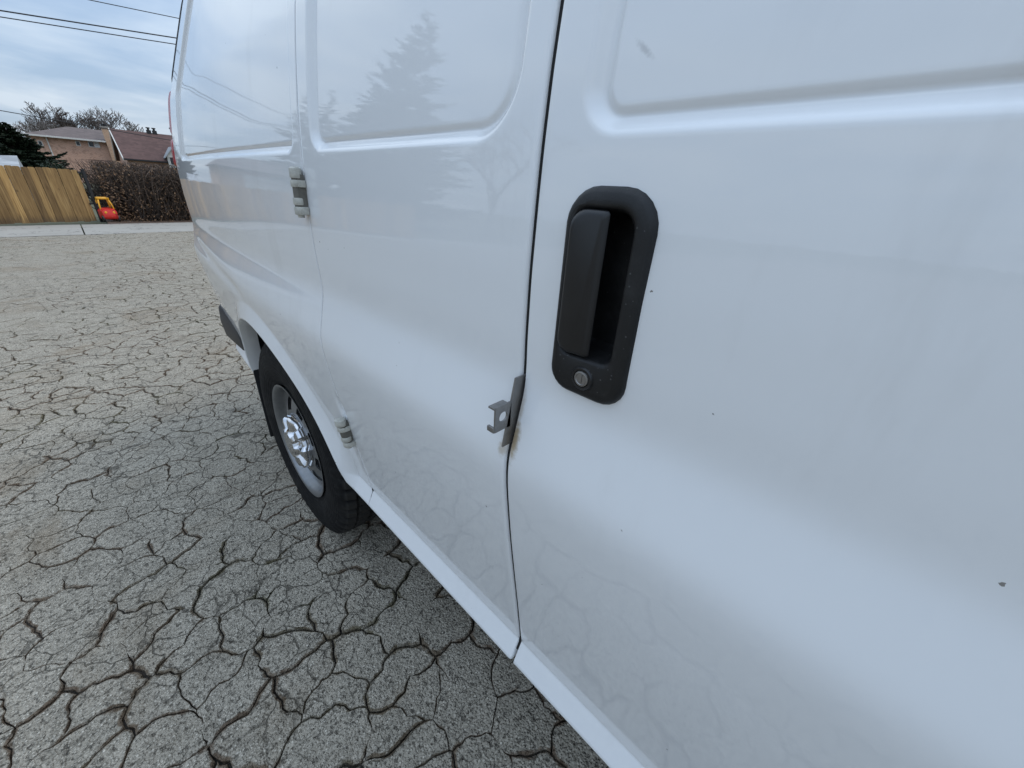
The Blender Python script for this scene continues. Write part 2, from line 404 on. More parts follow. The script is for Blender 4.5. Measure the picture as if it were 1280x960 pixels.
# alley: edge lines taken from the photograph's ground points
aN0, aN1 = on_ground(0, 297)[:2], on_ground(240, 289)[:2]
aF0, aF1 = on_ground(0, 283)[:2], on_ground(235, 278)[:2]
def ext(a, b, t): return a + (b-a)*t
def lot_edge_y(x): return aN0[1] + (aN1[1]-aN0[1])*(x-aN0[0])/(aN1[0]-aN0[0])
def alley_far_y(x): return aF0[1] + (aF1[1]-aF0[1])*(x-aF0[0])/(aF1[0]-aF0[0])
al = MB()
xs_ = np.arange(-42, 43, 3.0)
ALLEY = tag(bpy.data.objects.new('alley', None), 'pale concrete alley running between the parking lot and the fence', 'alley', kind='structure'); COL.objects.link(ALLEY)
for x in xs_[:-1]:                      # concrete slabs with joints
    s = MB(); a, b = x+0.012, x+2.988
    q = [(a, lot_edge_y(a)+.01), (b, lot_edge_y(b)+.01), (b, alley_far_y(b)), (a, alley_far_y(a))]
    zt = 0.004 + random.uniform(-.002, .002)
    s.add([(u, v, zt) for u, v in q] + [(u, v, -0.09) for u, v in q], [(0, 1, 2, 3), (0, 4, 5, 1), (1, 5, 6, 2), (2, 6, 7, 3), (3, 7, 4, 0)])
    s.build('slab', CONC, ALLEY)

# asphalt lot: broken plates near the van, one sheet beyond
PX0, PX1, PY0 = -4.3, 3.4, -1.6
lot = MB()
def quad(m, a, b, c, d, z): m.add([(p[0], p[1], z) for p in (a, b, c, d)], [(0, 1, 2, 3)])
i_ = 0.22
quad(lot, (-45, -40), (PX0+i_, -40), (PX0+i_, lot_edge_y(PX0+i_)), (-45, lot_edge_y(-45)), -0.003)
quad(lot, (PX1-i_, -40), (45, -40), (45, lot_edge_y(45)), (PX1-i_, lot_edge_y(PX1-i_)), -0.003)
quad(lot, (PX0+i_, -40), (PX1-i_, -40), (PX1-i_, PY0+i_), (PX0+i_, PY0+i_), -0.003)
LOT = tag(lot.build('asphalt_lot', ASPH_FAR), 'grey weathered asphalt parking lot broken into plates by alligator cracks', 'asphalt', kind='structure')
db = MB(); quad(db, (PX0-.1, PY0-.1), (PX1+.1, PY0-.1), (PX1+.1, lot_edge_y(PX1)+.2), (PX0-.1, lot_edge_y(PX0)+.2), -0.012)
db.build('crack_soil', DIRT, LOT)

def und(x, y):       # gentle unevenness of the old surface
    return 0.010*noise.noise(Vector((x*0.55, y*0.55, 3.1))) + 0.0035*noise.noise(Vector((x*2.1, y*2.1, 9.0)))
def build_plates():
    pts = []
    area = (PX1-PX0+1)*(15.5-PY0+1); target = int(area*62)
    cell = 0.085; grid = {}
    tries = 0
    while len(pts) < target and tries < target*6:
        tries += 1
        x = random.uniform(PX0-.5, PX1+.5); y = random.uniform(PY0-.5, 15.5)
        dens = 0.5+0.5*noise.noise(Vector((x*0.8, y*0.8, 0)))
        rmin = 0.065 + 0.11*(1-dens) if random.random() < 0.75 else 0.045
        ok = True; gx, gy = int(x/0.22), int(y/0.22)
        for i in (-1, 0, 1):
            for j in (-1, 0, 1):
                for q in grid.get((gx+i, gy+j), ()):
                    if (q[0]-x)**2+(q[1]-y)**2 < rmin*rmin: ok = False; break
                if not ok: break
            if not ok: break
        if ok: grid.setdefault((gx, gy), []).append((x, y)); pts.append((x, y))
    vs, es, fs, *_ = delaunay_2d_cdt([Vector(p) for p in pts], [], [], 0, 1e-6)
    V = [np.array((v.x, v.y)) for v in vs]
    cc = []
    e2t = {}
    for ti, f in enumerate(fs):
        a, b, c = (V[i] for i in f)
        d = 2*(a[0]*(b[1]-c[1])+b[0]*(c[1]-a[1])+c[0]*(a[1]-b[1]))
        if abs(d) < 1e-9: cc.append((a+b+c)/3)
        else:
            A, B, Cq = a@a, b@b, c@c
            o = np.array(((A*(b[1]-c[1])+B*(c[1]-a[1])+Cq*(a[1]-b[1]))/d, (A*(c[0]-b[0])+B*(a[0]-c[0])+Cq*(b[0]-a[0]))/d))
            cen = (a+b+c)/3
            if np.linalg.norm(o-cen) > 0.25: o = cen
            cc.append(o)
        for i in range(3):
            k = tuple(sorted((f[i], f[(i+1) % 3]))); e2t.setdefault(k, []).append(ti)
    paths = {}; width = {}; site_edges = {}
    for k, ts in e2t.items():
        if len(ts) != 2: continue
        a, b = cc[ts[0]], cc[ts[1]]
        L = np.linalg.norm(b-a)
        mid = (a+b)/2; dist = math.hypot(mid[0], mid[1])
        lev = 0 if L < 0.03 else (1 if L < 0.06 else (2 if L < 0.10 else (3 if L < 0.2 else 4)))
        if dist > 5: lev = min(lev, 1)
        pl = [a, b]; amp = 0.17
        for _ in range(lev):
            out = [pl[0]]
            for u, w in zip(pl[:-1], pl[1:]):
                t = w-u; nrm = np.array((-t[1], t[0]))
                out += [(u+w)/2 + nrm*random.uniform(-amp, amp), w]
            pl = out
        paths[k] = (ts[0], pl)
        # main cracks follow a slow noise; others stay hairlines or heal
        big = noise.noise(Vector((mid[0]*0.7, mid[1]*0.7, 20)))
        r = random.random()
        if r < 0.20: w_ = 0.0
        elif r < 0.62: w_ = random.uniform(0.0013, 0.0032)
        else: w_ = random.uniform(0.0032, 0.0072)
        if dist > 5: w_ *= 0.9
        w_ *= (1.0+0.8*big)
        width[k] = w_
        for s in k: site_edges.setdefault(s, []).append(k)
    # width of cracks at a junction
    jw = {}
    for k, ts in e2t.items():
        if len(ts) == 2:
            for t in ts: jw.setdefault(t, []).append(width[k])
    jw = {t: sorted(w)[-2:] and sum(sorted(w)[-2:])/2 for t, w in jw.items()}
    plates = []
    for s, ks in site_edges.items():
        c = V[s]
        if not (PX0 < c[0] < PX1 and PY0 < c[1] and c[1] < lot_edge_y(c[0])-0.04): continue
        if len(ks) < 3: continue
        ks = sorted(ks, key=lambda k: math.atan2(*(V[k[1] if k[0] == s else k[0]]-c)[::-1]))
        loop = []; gaps = []
        okk = True
        for i, k in enumerate(ks):
            t0, pl = paths[k]; ts = e2t[k]
            nb = V[k[1] if k[0] == s else k[0]]
            # orient counter-clockwise about the site
            p0, p1 = pl[0]-c, pl[-1]-c
            crs = (pl[-1]-pl[0])[0]*(nb-c)[1] - (pl[-1]-pl[0])[1]*(nb-c)[0]
            sta, end = ts[0], ts[1]
            q = list(pl)
            if crs > 0: q = q[::-1]; sta, end = end, sta
            m = len(q)-1
            for j in range(m):
                f = j/m; wj = jw[sta]*(1-f) + jw[end]*f
                wmid = width[k]
                e = min(f, 1-f)*2
                loop.append(q[j]); gaps.append(wj*(1-e)+wmid*e if m > 1 else (wj+wmid)/2)
        loop = np.array(loop); gaps = np.array(gaps)
        # crack edges lie on the lot border: trim
        for j in range(len(loop)): loop[j, 1] = min(loop[j, 1], lot_edge_y(loop[j, 0])-0.004)
        plates.append((c, loop, gaps))
    return plates
def plate_geometry(c, loop, gaps):
    n = len(loop)
    nx = np.roll(loop, -1, 0); pv = np.roll(loop, 1, 0)
    t = nx-pv; t /= np.maximum(np.linalg.norm(t, axis=1), 1e-6)[:, None]
    inn = np.stack([-t[:, 1], t[:, 0]], 1)
    r1 = loop + inn*(gaps*0.5)[:, None]
    cham = np.minimum(0.0035, gaps*0.7)
    r2 = r1 + inn*cham[:, None]
    off = random.gauss(0, 0.0010); tx, ty = random.gauss(0, .004), random.gauss(0, .004)
    def zt(p): return und(p[0], p[1]) + (off + tx*(p[0]-c[0]) + ty*(p[1]-c[1]))
    gm = np.clip(gaps/0.003, 0, 1)
    inner = c + (r2-c)*0.76                      # inner ring carries the end of the soiled edge
    size = max(1e-3, float(np.mean(np.linalg.norm(r2-c, axis=1))))
    v = []; w = list(np.clip(gaps/0.0045, 0, 1)**.7)
    for p, g in zip(r2, gm): v.append((p[0]-c[0], p[1]-c[1], und(*p)*(1-g) + zt(p)*g))
    for p, h, g in zip(r1, cham, gm): v.append((p[0]-c[0], p[1]-c[1], und(*p)*(1-g)+zt(p)*g - h*0.9))
    w = w + [1.0]*(2*n) + [0.0]*n
    for p in r1: v.append((p[0]-c[0], p[1]-c[1], -0.03))
    for p in inner: v.append((p[0]-c[0], p[1]-c[1], und(*p)))
    f = [tuple(3*n+j for j in range(n))]
    for j in range(n):
        k = (j+1) % n
        f.append((3*n+j, j, k, 3*n+k)); f.append((j, n+j, n+k, k)); f.append((n+j, 2*n+j, 2*n+k, n+k))
    return v, f, w
def set_edge(o, w):
    a = o.data.attributes.new('edge', 'FLOAT', 'POINT'); a.data.foreach_set('value', np.array(w, np.float32))
plates = build_plates()
def in_view(c):
    v = ROT.T @ (np.array([c[0], c[1], 0])-EYE)
    if v[2] > -0.05: return -1
    x = CX+F_PX*v[0]/-v[2]; y = CY-F_PX*v[1]/-v[2]
    if x < -40 or x > 900 or y > 1010: return -1
    return 1.0/(v[2]**2)
def area2(l): return 0.5*abs(np.dot(l[:, 0], np.roll(l[:, 1], -1))-np.dot(l[:, 1], np.roll(l[:, 0], -1)))
order = sorted(plates, key=lambda q: -in_view(q[0])*area2(q[1]) if in_view(q[0]) > 0 else 1)
stuff = MB(); stuff_w = []
for i, (c, loop, gaps) in enumerate(order):
    v, f, w = plate_geometry(c, loop, gaps)
    if i < 290:
        o = mesh_obj('asphalt_plate', v, f, ASPH, LOT); o.location = (c[0], c[1], 0); set_edge(o, w)
    else:
        stuff.add([(x+c[0], y+c[1], z) for x, y, z in v], f); stuff_w += w
so = tag(stuff.build('asphalt_plates', ASPH, LOT), kind='stuff'); set_edge(so, stuff_w)

# ------------------------------------------------------------------ the van
VAN = thing('cargo_van', 'white cargo van with dirty side doors parked on cracked asphalt', 'van', (1.28, -0.3, 0))
VO = Vector((1.28, -0.3, 0.0))
def vpart(name, verts, faces, mat, parent=VAN, smooth=True, hard=None):
    vv = [(x-VO.x, y-VO.y, z-VO.z) for x, y, z in verts]
    o = mesh_obj(name, vv, faces, mat, parent, smooth)
    if hard: auto_smooth(o, hard)
    return o
def vmb(m, name, mat, parent=VAN, hard=35): return vpart(name, m.v, m.f, mat, parent, True, hard)

_z = np.array([1.92, 1.85, 1.75, 1.65, 1.55, 1.494, 1.445, 1.394, 1.344, 1.29, 1.25, 1.18, 1.11, 1.075, 1.055, .972, .955, .93, .892, .827, .748, .643, .526, .44][::-1])
_x = np.array([.470, .430, .395, .366, .338, .3225, .314, .3065, .300, .2956, .2936, .2914, .2924, .2944, .2943, .2752, .2740, .2752, .2798, .2890, .3020, .3200, .339, .361][::-1])
_zz = np.linspace(.44, 1.92, 1500); _xx = np.interp(_zz, _z, _x)
_ker = np.exp(-0.5*(np.arange(-60, 61)*(_zz[1]-_zz[0])/0.010)**2); _ker /= _ker.sum()
_xs = np.convolve(np.pad(_xx, 60, mode='reflect', reflect_type='odd'), _ker, 'valid')
def prof(z): return np.interp(z, _zz, _xs)
def sstep(a, b, t):
    u = np.clip((t-a)/(b-a), 0, 1); return u*u*(3-2*u)
def plan(y): return 0.032*(np.clip(y-0.95, 0, None)/1.1)**2 + 0.05*(np.clip(-1.7-y, 0, None)/1.2)**2
def rrect(y, z, y0, y1, z0, z1, ra, rb):
    """signed distance to a rounded box; ra = corner radius at y0, rb at y1"""
    cy, cz = (y0+y1)/2, (z0+z1)/2
    r = np.where(y < cy, ra, rb)
    qy = np.abs(y-cy)-(y1-y0)/2+r; qz = np.abs(z-cz)-(z1-z0)/2+r
    return np.hypot(np.maximum(qy, 0), np.maximum(qz, 0)) + np.minimum(np.maximum(qy, qz), 0) - r
def recess(d):
    # ledge in, groove, then the pressed panel comes out again
    t = np.clip(-d/0.0135, 0, 1); a = 0.0110*(t*t*(3-2*t)*0.6 + 0.4*t)
    b = 0.0034*sstep(0.0130, 0.0195, -d)
    return a-b
WC = (1.37, 0.382); RO = 0.468; FW = (-2.06, 0.382)
ROCK = 0.483
def lip(y, z):
    d1 = z-ROCK
    out = 0.0*z
    def band(d, w, depth):
        t = np.clip(1-d/w, 0, 1); return depth*np.where(t < 0.06, t*t/0.12, t-0.03)
    base = band(d1, 0.043, 0.030)
    for cy, cz in (WC, FW):
        r = np.hypot(y-cy, z-cz)-RO
        dep = 0.019 + 0.013*sstep(0.75, 0.5, z)
        base = np.maximum(base, band(r, 0.056, dep))
    return base
RECESSES = [(0.285, 0.748, 1.2935, 1.74, .060, .034), (-0.46, 0.2165, 1.2935, 1.74, .055, .034), (0.822, 2.02, 1.2935, 1.74, .034, .02)]
def body_x(y, z):
    x = prof(z) + plan(y) - lip(y, z)
    for (y0, y1, z0, z1, ra, rb) in RECESSES: x = x + recess(rrect(y, z, y0, y1, z0, z1, ra, rb))
    # shallow teardrop pocket pressed above the lower hinge
    x = x + 0.016*np.exp(-(((y-0.800)/0.011)**2 + ((z-0.782)/0.026)**2))
    # shoulder blade crease fading out on the rear quarter
    u = sstep(1.35, 1.55, y)*sstep(2.25, 2.05, y)
    x = x + u*0.005*np.exp(-((z-(0.93+0.09*(y-1.4)))/0.022)**2)
    return x

ZROWS = np.concatenate([np.linspace(ROCK, .522, 8), [.5245, .526, .5269, .5278, .530], np.arange(.536, 1.264, .009), np.arange(1.266, 1.36, .0024), np.arange(1.363, 1.70, .010), np.arange(1.70, 1.761, .003), [1.78, 1.80]])
def cols(*segs):
    out = []
    for a, b, st in segs: out.append(np.linspace(a, b, max(2, int(round((b-a)/st))+1)))
    return np.unique(np.round(np.concatenate(out), 5))
def panel(name, ys, zlow=None, cut=None, rear=False, lab=None, zrows=ZROWS, roll=(1, 1)):
    ny = len(ys); nz = len(zrows)
    Y = np.repeat(ys[:, None], nz, 1); Z = np.repeat(zrows[None, :], ny, 0).copy()
    if zlow is not None:
        for i, y in enumerate(ys):
            zl = zlow(y)
            if zl > ROCK+1e-6:
                m = zrows < 1.265; fr = (zrows[m]-ROCK)/(1.265-ROCK); Z[i, m] = zl+(1.265-zl)*fr
    X = body_x(Y, Z)
    # rolled edges all round (front, rear, bottom)
    dirv = np.zeros((ny, 2)); dirv[:, 1] = -1
    if zlow is not None:
        for i, y in enumerate(ys):
            if zlow(y) > ROCK+1e-6:
                for cy, cz in (WC, FW):
                    if abs(y-cy) < RO: w = np.array([cy-y, cz-Z[i, 0]]); dirv[i] = w/np.linalg.norm(w)
    def padrow(off, dx): return (X[:, 0]+dx, Y[:, 0]+dirv[:, 0]*off, Z[:, 0]+dirv[:, 1]*off)
    rows = [padrow(.004, .055), padrow(.004, .004), padrow(.002, .0008)]
    X = np.concatenate([np.stack([r[0] for r in rows], 1), X], 1)
    Y = np.concatenate([np.stack([r[1] for r in rows], 1), Y], 1)
    Z = np.concatenate([np.stack([r[2] for r in rows], 1), Z], 1)
    def padcol(i, s, k): return [(X[i]+.0003*k, Y[i]+s*.0012*k, Z[i]), (X[i]+.0013*k, Y[i]+s*.0026*k, Z[i]), (X[i]+.0035*k, Y[i]+s*.0035*k, Z[i]), (X[i]+.030, Y[i]+s*.0036*k, Z[i])]
    a = padcol(0, -1, roll[0])[::-1]; b = padcol(-1, 1, roll[1]) if not rear else []
    X = np.concatenate([np.array([q[0] for q in a]), X] + ([np.array([q[0] for q in b])] if b else []), 0)
    Y = np.concatenate([np.array([q[1] for q in a]), Y] + ([np.array([q[1] for q in b])] if b else []), 0)
    Z = np.concatenate([np.array([q[2] for q in a]), Z] + ([np.array([q[2] for q in b])] if b else []), 0)
    if rear:        # rounded corner at the back
        X, Y, Z = rear_corner(X, Y, Z)
    ny, nz = X.shape
    idx = np.arange(ny*nz).reshape(ny, nz)
    F = np.stack([idx[:-1, :-1], idx[:-1, 1:], idx[1:, 1:], idx[1:, :-1]], -1).reshape(-1, 4)
    if cut is not None:
        yc = (Y[:-1, :-1]+Y[1:, 1:]).reshape(-1)/2; zc = (Z[:-1, :-1]+Z[1:, 1:]).reshape(-1)/2
        F = F[~cut(yc, zc)]
    V = np.stack([X, Y, Z], -1).reshape(-1, 3)
    o = vpart(name, V, F[:, ::1], PAINT)
    if lab: o['label'] = lab
    return o
REAR_Y = 2.22; RC = 0.13
def rear_shift(z):
    z = np.minimum(z, 1.80); return -0.30*np.clip(z-1.30, 0, None) - 0.50*np.clip(z-1.5, 0, None)
def rear_corner(X, Y, Z):
    ang = np.radians(np.linspace(4, 90, 16))
    ex, ey, ez = [], [], []
    x0, z0 = X[-1], Z[-1]
    for a in ang:
        ex.append(x0 + RC*(1-np.cos(a)) + 0.07*RC*np.sin(a)); ey.append(np.full_like(x0, REAR_Y)+RC*np.sin(a)); ez.append(z0)
    X = np.concatenate([X, np.array(ex)]); Y = np.concatenate([Y, np.array(ey)]); Z = np.concatenate([Z, np.array(ez)])
    w = sstep(1.2, 2.2, Y)
    return X, Y + w*rear_shift(Z), Z

YS, YH = 0.2550, 0.790
HB = (0.1335, 0.2135, 1.0775, 1.2585)        # handle bezel: y0,y1,z0,z1
def bezel_d(y, z): return rrect(y, z, HB[0], HB[1], HB[2], HB[3], 0.030, 0.026)
d_front = panel('side_door', cols((-.5445, -.45, .006), (-.47, -.38, .0026), (-.38, .10, .008), (.10, .15, .004), (.15, .2225, .0025), (.2225, YS-.0060, .005)),
                cut=lambda y, z: bezel_d(y, z) < -0.006, lab='white side door with black pull handle', roll=(1, .7))
d_rear = panel('side_door', cols((YS+.0062, .275, .004), (.275, .36, .0025), (.36, .69, .008), (.69, .756, .0025), (.756, YH-.0022, .005)),
               lab='white side door with light painted hinges', roll=(1.2, .25))
th0 = math.asin((ROCK-WC[1])/RO)
def arch_low(y):
    z = ROCK
    for cy, cz in (WC, FW):
        if abs(y-cy) < RO*math.cos(th0): z = max(z, cz+math.sqrt(RO*RO-(y-cy)**2))
    return z
arch_cols = WC[0]+RO*np.cos(np.linspace(th0, math.pi-th0, 90))
qcols = np.unique(np.round(np.concatenate([cols((YH+.0022, .815, .003), (.815, .87, .0025), (1.83, 2.0, .006), (2.0, REAR_Y, .006)), np.sort(arch_cols)]), 5))
quarter = panel('quarter_panel', qcols, zlow=arch_low, rear=True, roll=(.25, 1))
fcols = lambda a, b: np.unique(np.round(np.concatenate([np.linspace(a, b, 60), FW[0]+RO*np.cos(np.linspace(th0, math.pi-th0, 40))]), 5))
# passenger door and front fender (ahead of the camera's view)
zc_ = np.concatenate([np.linspace(ROCK, .53, 6), np.linspace(.55, 1.80, 60)])
panel('passenger_door', np.linspace(-1.498, -.5555, 60), zrows=zc_, cut=lambda y, z: rrect(y, z, -1.42, -.62, 1.33, 1.76, .06, .06) < 0)
wv = MB(); ys = np.linspace(-1.43, -.61, 12); zs = np.linspace(1.32, 1.77, 8)
for i in range(11):
    for j in range(7):
        q = [(float(prof(zs[b])+.012), ys[a], zs[b]) for a, b in ((i, j), (i, j+1), (i+1, j+1), (i+1, j))]
        wv.add(q, [(0, 1, 2, 3)])
vmb(wv, 'door_window', GLASS)
def nose_top(y):      # outline of bonnet and windscreen seen from the side
    return np.interp(y, [-3.0, -2.95, -2.45, -1.75, -1.5], [1.0, 1.08, 1.30, 1.78, 1.80])
fy = fcols(-2.95, -1.505); zf = np.linspace(0, 1, 60)
fv, ff = [], []
for y in fy:
    zl = arch_low(y); ztp = float(nose_top(y))
    for t in zf:
        z = zl+(min(ztp, 1.80)-zl)*t
        fv.append((float(body_x(np.array(y), np.array(z)))+0.25*max(0, -2.80-y)**1.5, y, z))
nf = len(zf)
for i in range(len(fy)-1):
    for j in range(nf-1): ff.append((i*nf+j, i*nf+j+1, (i+1)*nf+j+1, (i+1)*nf+j))
vpart('fender', fv, ff, PAINT)
# bonnet, windscreen and nose
XC = 1.28
top = [(y, float(nose_top(y))) for y in np.linspace(-2.95, -1.505, 24)]
bn, ws = MB(), MB()
for (y0, z0), (y1, z1) in zip(top[:-1], top[1:]):
    tgt = bn if y1 < -2.43 else ws
    for k in range(12):
        u0, u1 = k/12, (k+1)/12
        def pt(y, z, u):
            xa = float(body_x(np.array(y), np.array(z)))+0.25*max(0, -2.80-y)**1.5
            return (xa+(2*XC-2*xa)*u, y-0.10*math.sin(math.pi*u), z+0.05*math.sin(math.pi*u)**.6)
        tgt.add([pt(y0, z0, u0), pt(y0, z0, u1), pt(y1, z1, u1), pt(y1, z1, u0)], [(0, 1, 2, 3)])
vmb(bn, 'bonnet', PAINT); vmb(ws, 'windscreen', GLASS)
nz_ = MB()
for k in range(12):
    u0, u1 = k/12, (k+1)/12
    def pn(z, u):
        xa = float(body_x(np.array(-2.95), np.array(z)))+0.015
        return (xa+(2*XC-2*xa)*u, -2.955-0.10*math.sin(math.pi*u), z+(0.05*math.sin(math.pi*u)**.6 if z > 1.0 else 0))
    for za, zb in ((.481, .75), (.75, 1.08)): nz_.add([pn(za, u0), pn(za, u1), pn(zb, u1), pn(zb, u0)], [(0, 1, 2, 3)])
vmb(nz_, 'front_grille', BUMPER)
# roof
ry = np.concatenate([np.linspace(-1.75, 2.0, 30), np.linspace(2.02, REAR_Y, 8)])
sec = [(0.0, 1.80), (0.012, 1.83), (0.03, 1.87), (0.07, 1.92), (0.14, 1.97), (0.28, 2.02), (0.55, 2.06), (0.99, 2.08)]
rv, rf = [], []
for y in ry:
    x0 = float(prof(1.80)+plan(y)); w = float(sstep(1.2, 2.2, y))
    full = [(x0+a, z) for a, z in sec] + [(2*XC-x0-a, z) for a, z in sec[::-1][1:]]
    for x, z in full: rv.append((x, y+w*float(rear_shift(z)), z))
m_ = 2*len(sec)-1
for i in range(len(ry)-1):
    for j in range(m_-1): rf.append((i*m_+j, i*m_+j+1, (i+1)*m_+j+1, (i+1)*m_+j))
vpart('roof', rv, rf, PAINT)
# off side of the body, plain
oy = np.concatenate([fcols(-2.95, 1.0)[::2], np.sort(arch_cols)[::3], np.linspace(1.85, REAR_Y, 10)]); oy = np.unique(oy)
ov, of = [], []
for y in oy:
    zl = arch_low(y); ztp = min(1.80, float(nose_top(y)))
    for t in np.linspace(0, 1, 50):
        z = zl+(ztp-zl)*t; x = float(prof(z)+plan(y)-lip(np.array(y), np.array(z)))+0.25*max(0, -2.80-y)**1.5
        ov.append((2*XC-x, y+float(sstep(1.2, 2.2, y))*float(rear_shift(z)), z))
for i in range(len(oy)-1):
    for j in range(49): of.append((i*50+j, (i+1)*50+j, (i+1)*50+j+1, i*50+j+1))
vpart('off_side_panel', ov, of, PAINT)
# rear face with two doors
def rear_face_y(z): return REAR_Y+RC+float(rear_shift(np.array(z)))
for s in (0, 1):
    rdv = MB(); zs = np.linspace(.50, 1.80, 28)
    for j in range(27):
        for k in range(8):
            def rp(z, u):
                xa = float(prof(z)+plan(REAR_Y))+RC*1.07; x = xa+(XC-.004-xa)*u
                x = x if s == 0 else 2*XC-x
                return (x, rear_face_y(z)+.02*u, z)
            q = [rp(zs[j], k/8), rp(zs[j], (k+1)/8), rp(zs[j+1], (k+1)/8), rp(zs[j+1], k/8)]
            rdv.add(q if s else q[::-1], [(0, 1, 2, 3)])
    door = vmb(rdv, 'rear_door', PAINT)
    gw = MB(); xa = float(prof(1.5))+.27
    a, b = (xa, XC-.06) if s == 0 else (2*XC-XC+.06, 2*XC-xa)
    gw.add([(a, rear_face_y(1.34)+.022, 1.34), (b, rear_face_y(1.34)+.028, 1.34), (b, rear_face_y(1.74)+.028, 1.74), (a, rear_face_y(1.74)+.022, 1.74)], [(0, 1, 2, 3)])
    vmb(gw, 'window', GLASS, door)
cap = MB(); x0 = float(prof(1.80)+plan(REAR_Y))
ring = [(x0+a+.01, rear_face_y(z)-.0, z) for a, z in sec] + [(2*XC-x0-a-.01, rear_face_y(z), z) for a, z in sec[::-1][1:]]
ring2 = [(x0+a, REAR_Y+float(rear_shift(np.array(z))), z) for a, z in sec] + [(2*XC-x0-a, REAR_Y+float(rear_shift(np.array(z))), z) for a, z in sec[::-1][1:]]
n_r = len(ring); cap.add(ring+ring2, [(i, i+1, n_r+i+1, n_r+i) for i in range(n_r-1)] + [tuple(range(n_r))])
vmb(cap, 'roof_edge', PAINT)

def corner_strip(z0, z1, a0, a1, lift, name, mat, lab=None, nz=14, na=8):
    """moulding that follows the rounded rear corner between two angles"""
    m = MB(); grid = []
    for i in range(nz+1):
        z = z0+(z1-z0)*i/nz
        row = []
        for j in range(na+1):
            u = j/na; a = rad(a0+(a1-a0)*u)
            e = min(1, min(u, 1-u)*5, min(i, nz-i)*0.5+0.0); L = lift*math.sqrt(max(e, 0))
            xb = float(body_x(np.array(REAR_Y-.001), np.array(z)))
            row.append((xb+(RC+L)*(1-math.cos(a)) - L + 0.07*RC*math.sin(a), REAR_Y+(RC+L)*math.sin(a)+float(rear_shift(np.array(z))), z))
        grid.append(row)
    for r in grid: m.v += r
    n = na+1
    m.f += [(i*n+j, i*n+j+1, (i+1)*n+j+1, (i+1)*n+j) for i in range(nz) for j in range(na)]
    o = vmb(m, name, mat, hard=50)
    if lab: o['label'] = lab
    return o
corner_strip(1.385, 1.535, 10, 85, .013, 'tail_light', RED, 'upper red tail light lens')
corner_strip(1.275, 1.375, 10, 85, .015, 'tail_light', RED, 'lower red tail light lens')
corner_strip(1.545, 1.79, 8, 60, .008, 'rear_seal', RUBBER_GAP, 'black rubber edge of the rear door')

# seams: dark rubber behind the gaps
for yy, w, dp in ((YS, .010, .0042), (YH, .004, .0014), (-.55, .01, .004), (-1.5025, .008, .004)):
    sm = MB()
    zs = np.linspace(ROCK+.02, 1.80, 90)
    for za, zb in zip(zs[:-1], zs[1:]):
        sm.add([(float(body_x(np.array(yy), np.array(z)))+dp, yy+s*w, z) for z, s in ((za, -1), (za, 1), (zb, 1), (zb, -1))], [(0, 3, 2, 1)])
    vmb(sm, 'door_seal', RUBBER_GAP)

# dark interior and underbody
ub = MB()
ub.box((.66, -2.75, .30), (1.90, 2.20, .50)); ub.box((.40, -1.55, .42), (.66, .84, .52)); ub.box((1.90, -1.55, .42), (2.14, .84, .52))
ub.box((.42, -2.9, .53), (2.12, 2.25, .56)); ub.box((.42, 1.86, .50), (.66, 2.25, .53)); ub.box((.60, -.9, .22), (.72, .4, .36))
vmb(ub, 'underbody', UNDER)
ax = MB(); ax.tube([(.5, WC[0], .36), (2.06, WC[0], .36)], .05, 12)
ax.tube([(1.1, WC[0], .33), (1.46, WC[0], .33)], .13, 12); ax.tube([(.75, -1.4, .25), (.75, 1.9, .25)], .03, 8); vmb(ax, 'axle', UNDER)
for cy, cz in (WC, FW):
    for side in (0, 1):
        wl = MB(); n = 24; xa, xb = (.345, .68) if side == 0 else (2*XC-.345, 2*XC-.68)
        arc = [(cy+(RO+.012)*math.cos(t), cz+(RO+.012)*math.sin(t)) for t in np.linspace(rad(8), rad(172), n+1)]
        for (ya, za), (yb, zb) in zip(arc[:-1], arc[1:]):
            wl.add([(xa, ya, za), (xb, ya, za), (xb, yb, zb), (xa, yb, zb)], [(0, 1, 2, 3)])
        k0 = len(wl.v); wl.v += [(xb, y, z) for y, z in arc]; wl.f.append(tuple(range(k0, k0+n+1)))
        vmb(wl, 'wheel_arch_liner', UNDER)
# mud flap behind the rear wheel
for side in (0, 1):
    mf = MB(); a, b = (.335, .58) if side == 0 else (2*XC-.58, 2*XC-.335)
    mf.box((a, WC[0]+.445, .17), (b, WC[0]+.457, .58), .004); vmb(mf, 'mud_flap', UNDER)
# rear bumper with wrapped ends
bp = MB(); n = 10; outline = []
bx0 = float(prof(.62)+plan(REAR_Y))-.012
path = [(bx0+.030, 1.975), (bx0+.010, 1.990), (bx0+.002, 2.03)] + [(bx0+.10*(1-math.cos(t)), 2.30+.14*math.sin(t)) for t in np.linspace(0, rad(90), 9)]
path = path + [(2*XC-x, y) for x, y in path[::-1]]
secb = [(0.03, .50), (0.0, .53), (-.006, .60), (0.0, .665), (.02, .69), (.06, .695)]
pv = []
for i, (x, y) in enumerate(path):
    p0 = path[max(i-1, 0)]; p1 = path[min(i+1, len(path)-1)]
    t = np.array([p1[0]-p0[0], p1[1]-p0[1]]); t /= np.linalg.norm(t); nin = np.array([t[1], -t[0]])
    for o_, z in secb:
        e_ = min(i, len(path)-1-i); zz = .60+(z-.60)*(0.45, 0.75, 0.93, 1)[min(e_, 3)]
        pv.append((x+nin[0]*o_, y+nin[1]*o_, zz))
m_ = len(secb); pf = [(i*m_+j, (i+1)*m_+j, (i+1)*m_+j+1, i*m_+j+1) for i in range(len(path)-1) for j in range(m_-1)]
pf += [tuple(range(m_)), tuple(range((len(path)-1)*m_, len(path)*m_))]
vpart('rear_bumper', pv, pf, BUMPER, hard=50)

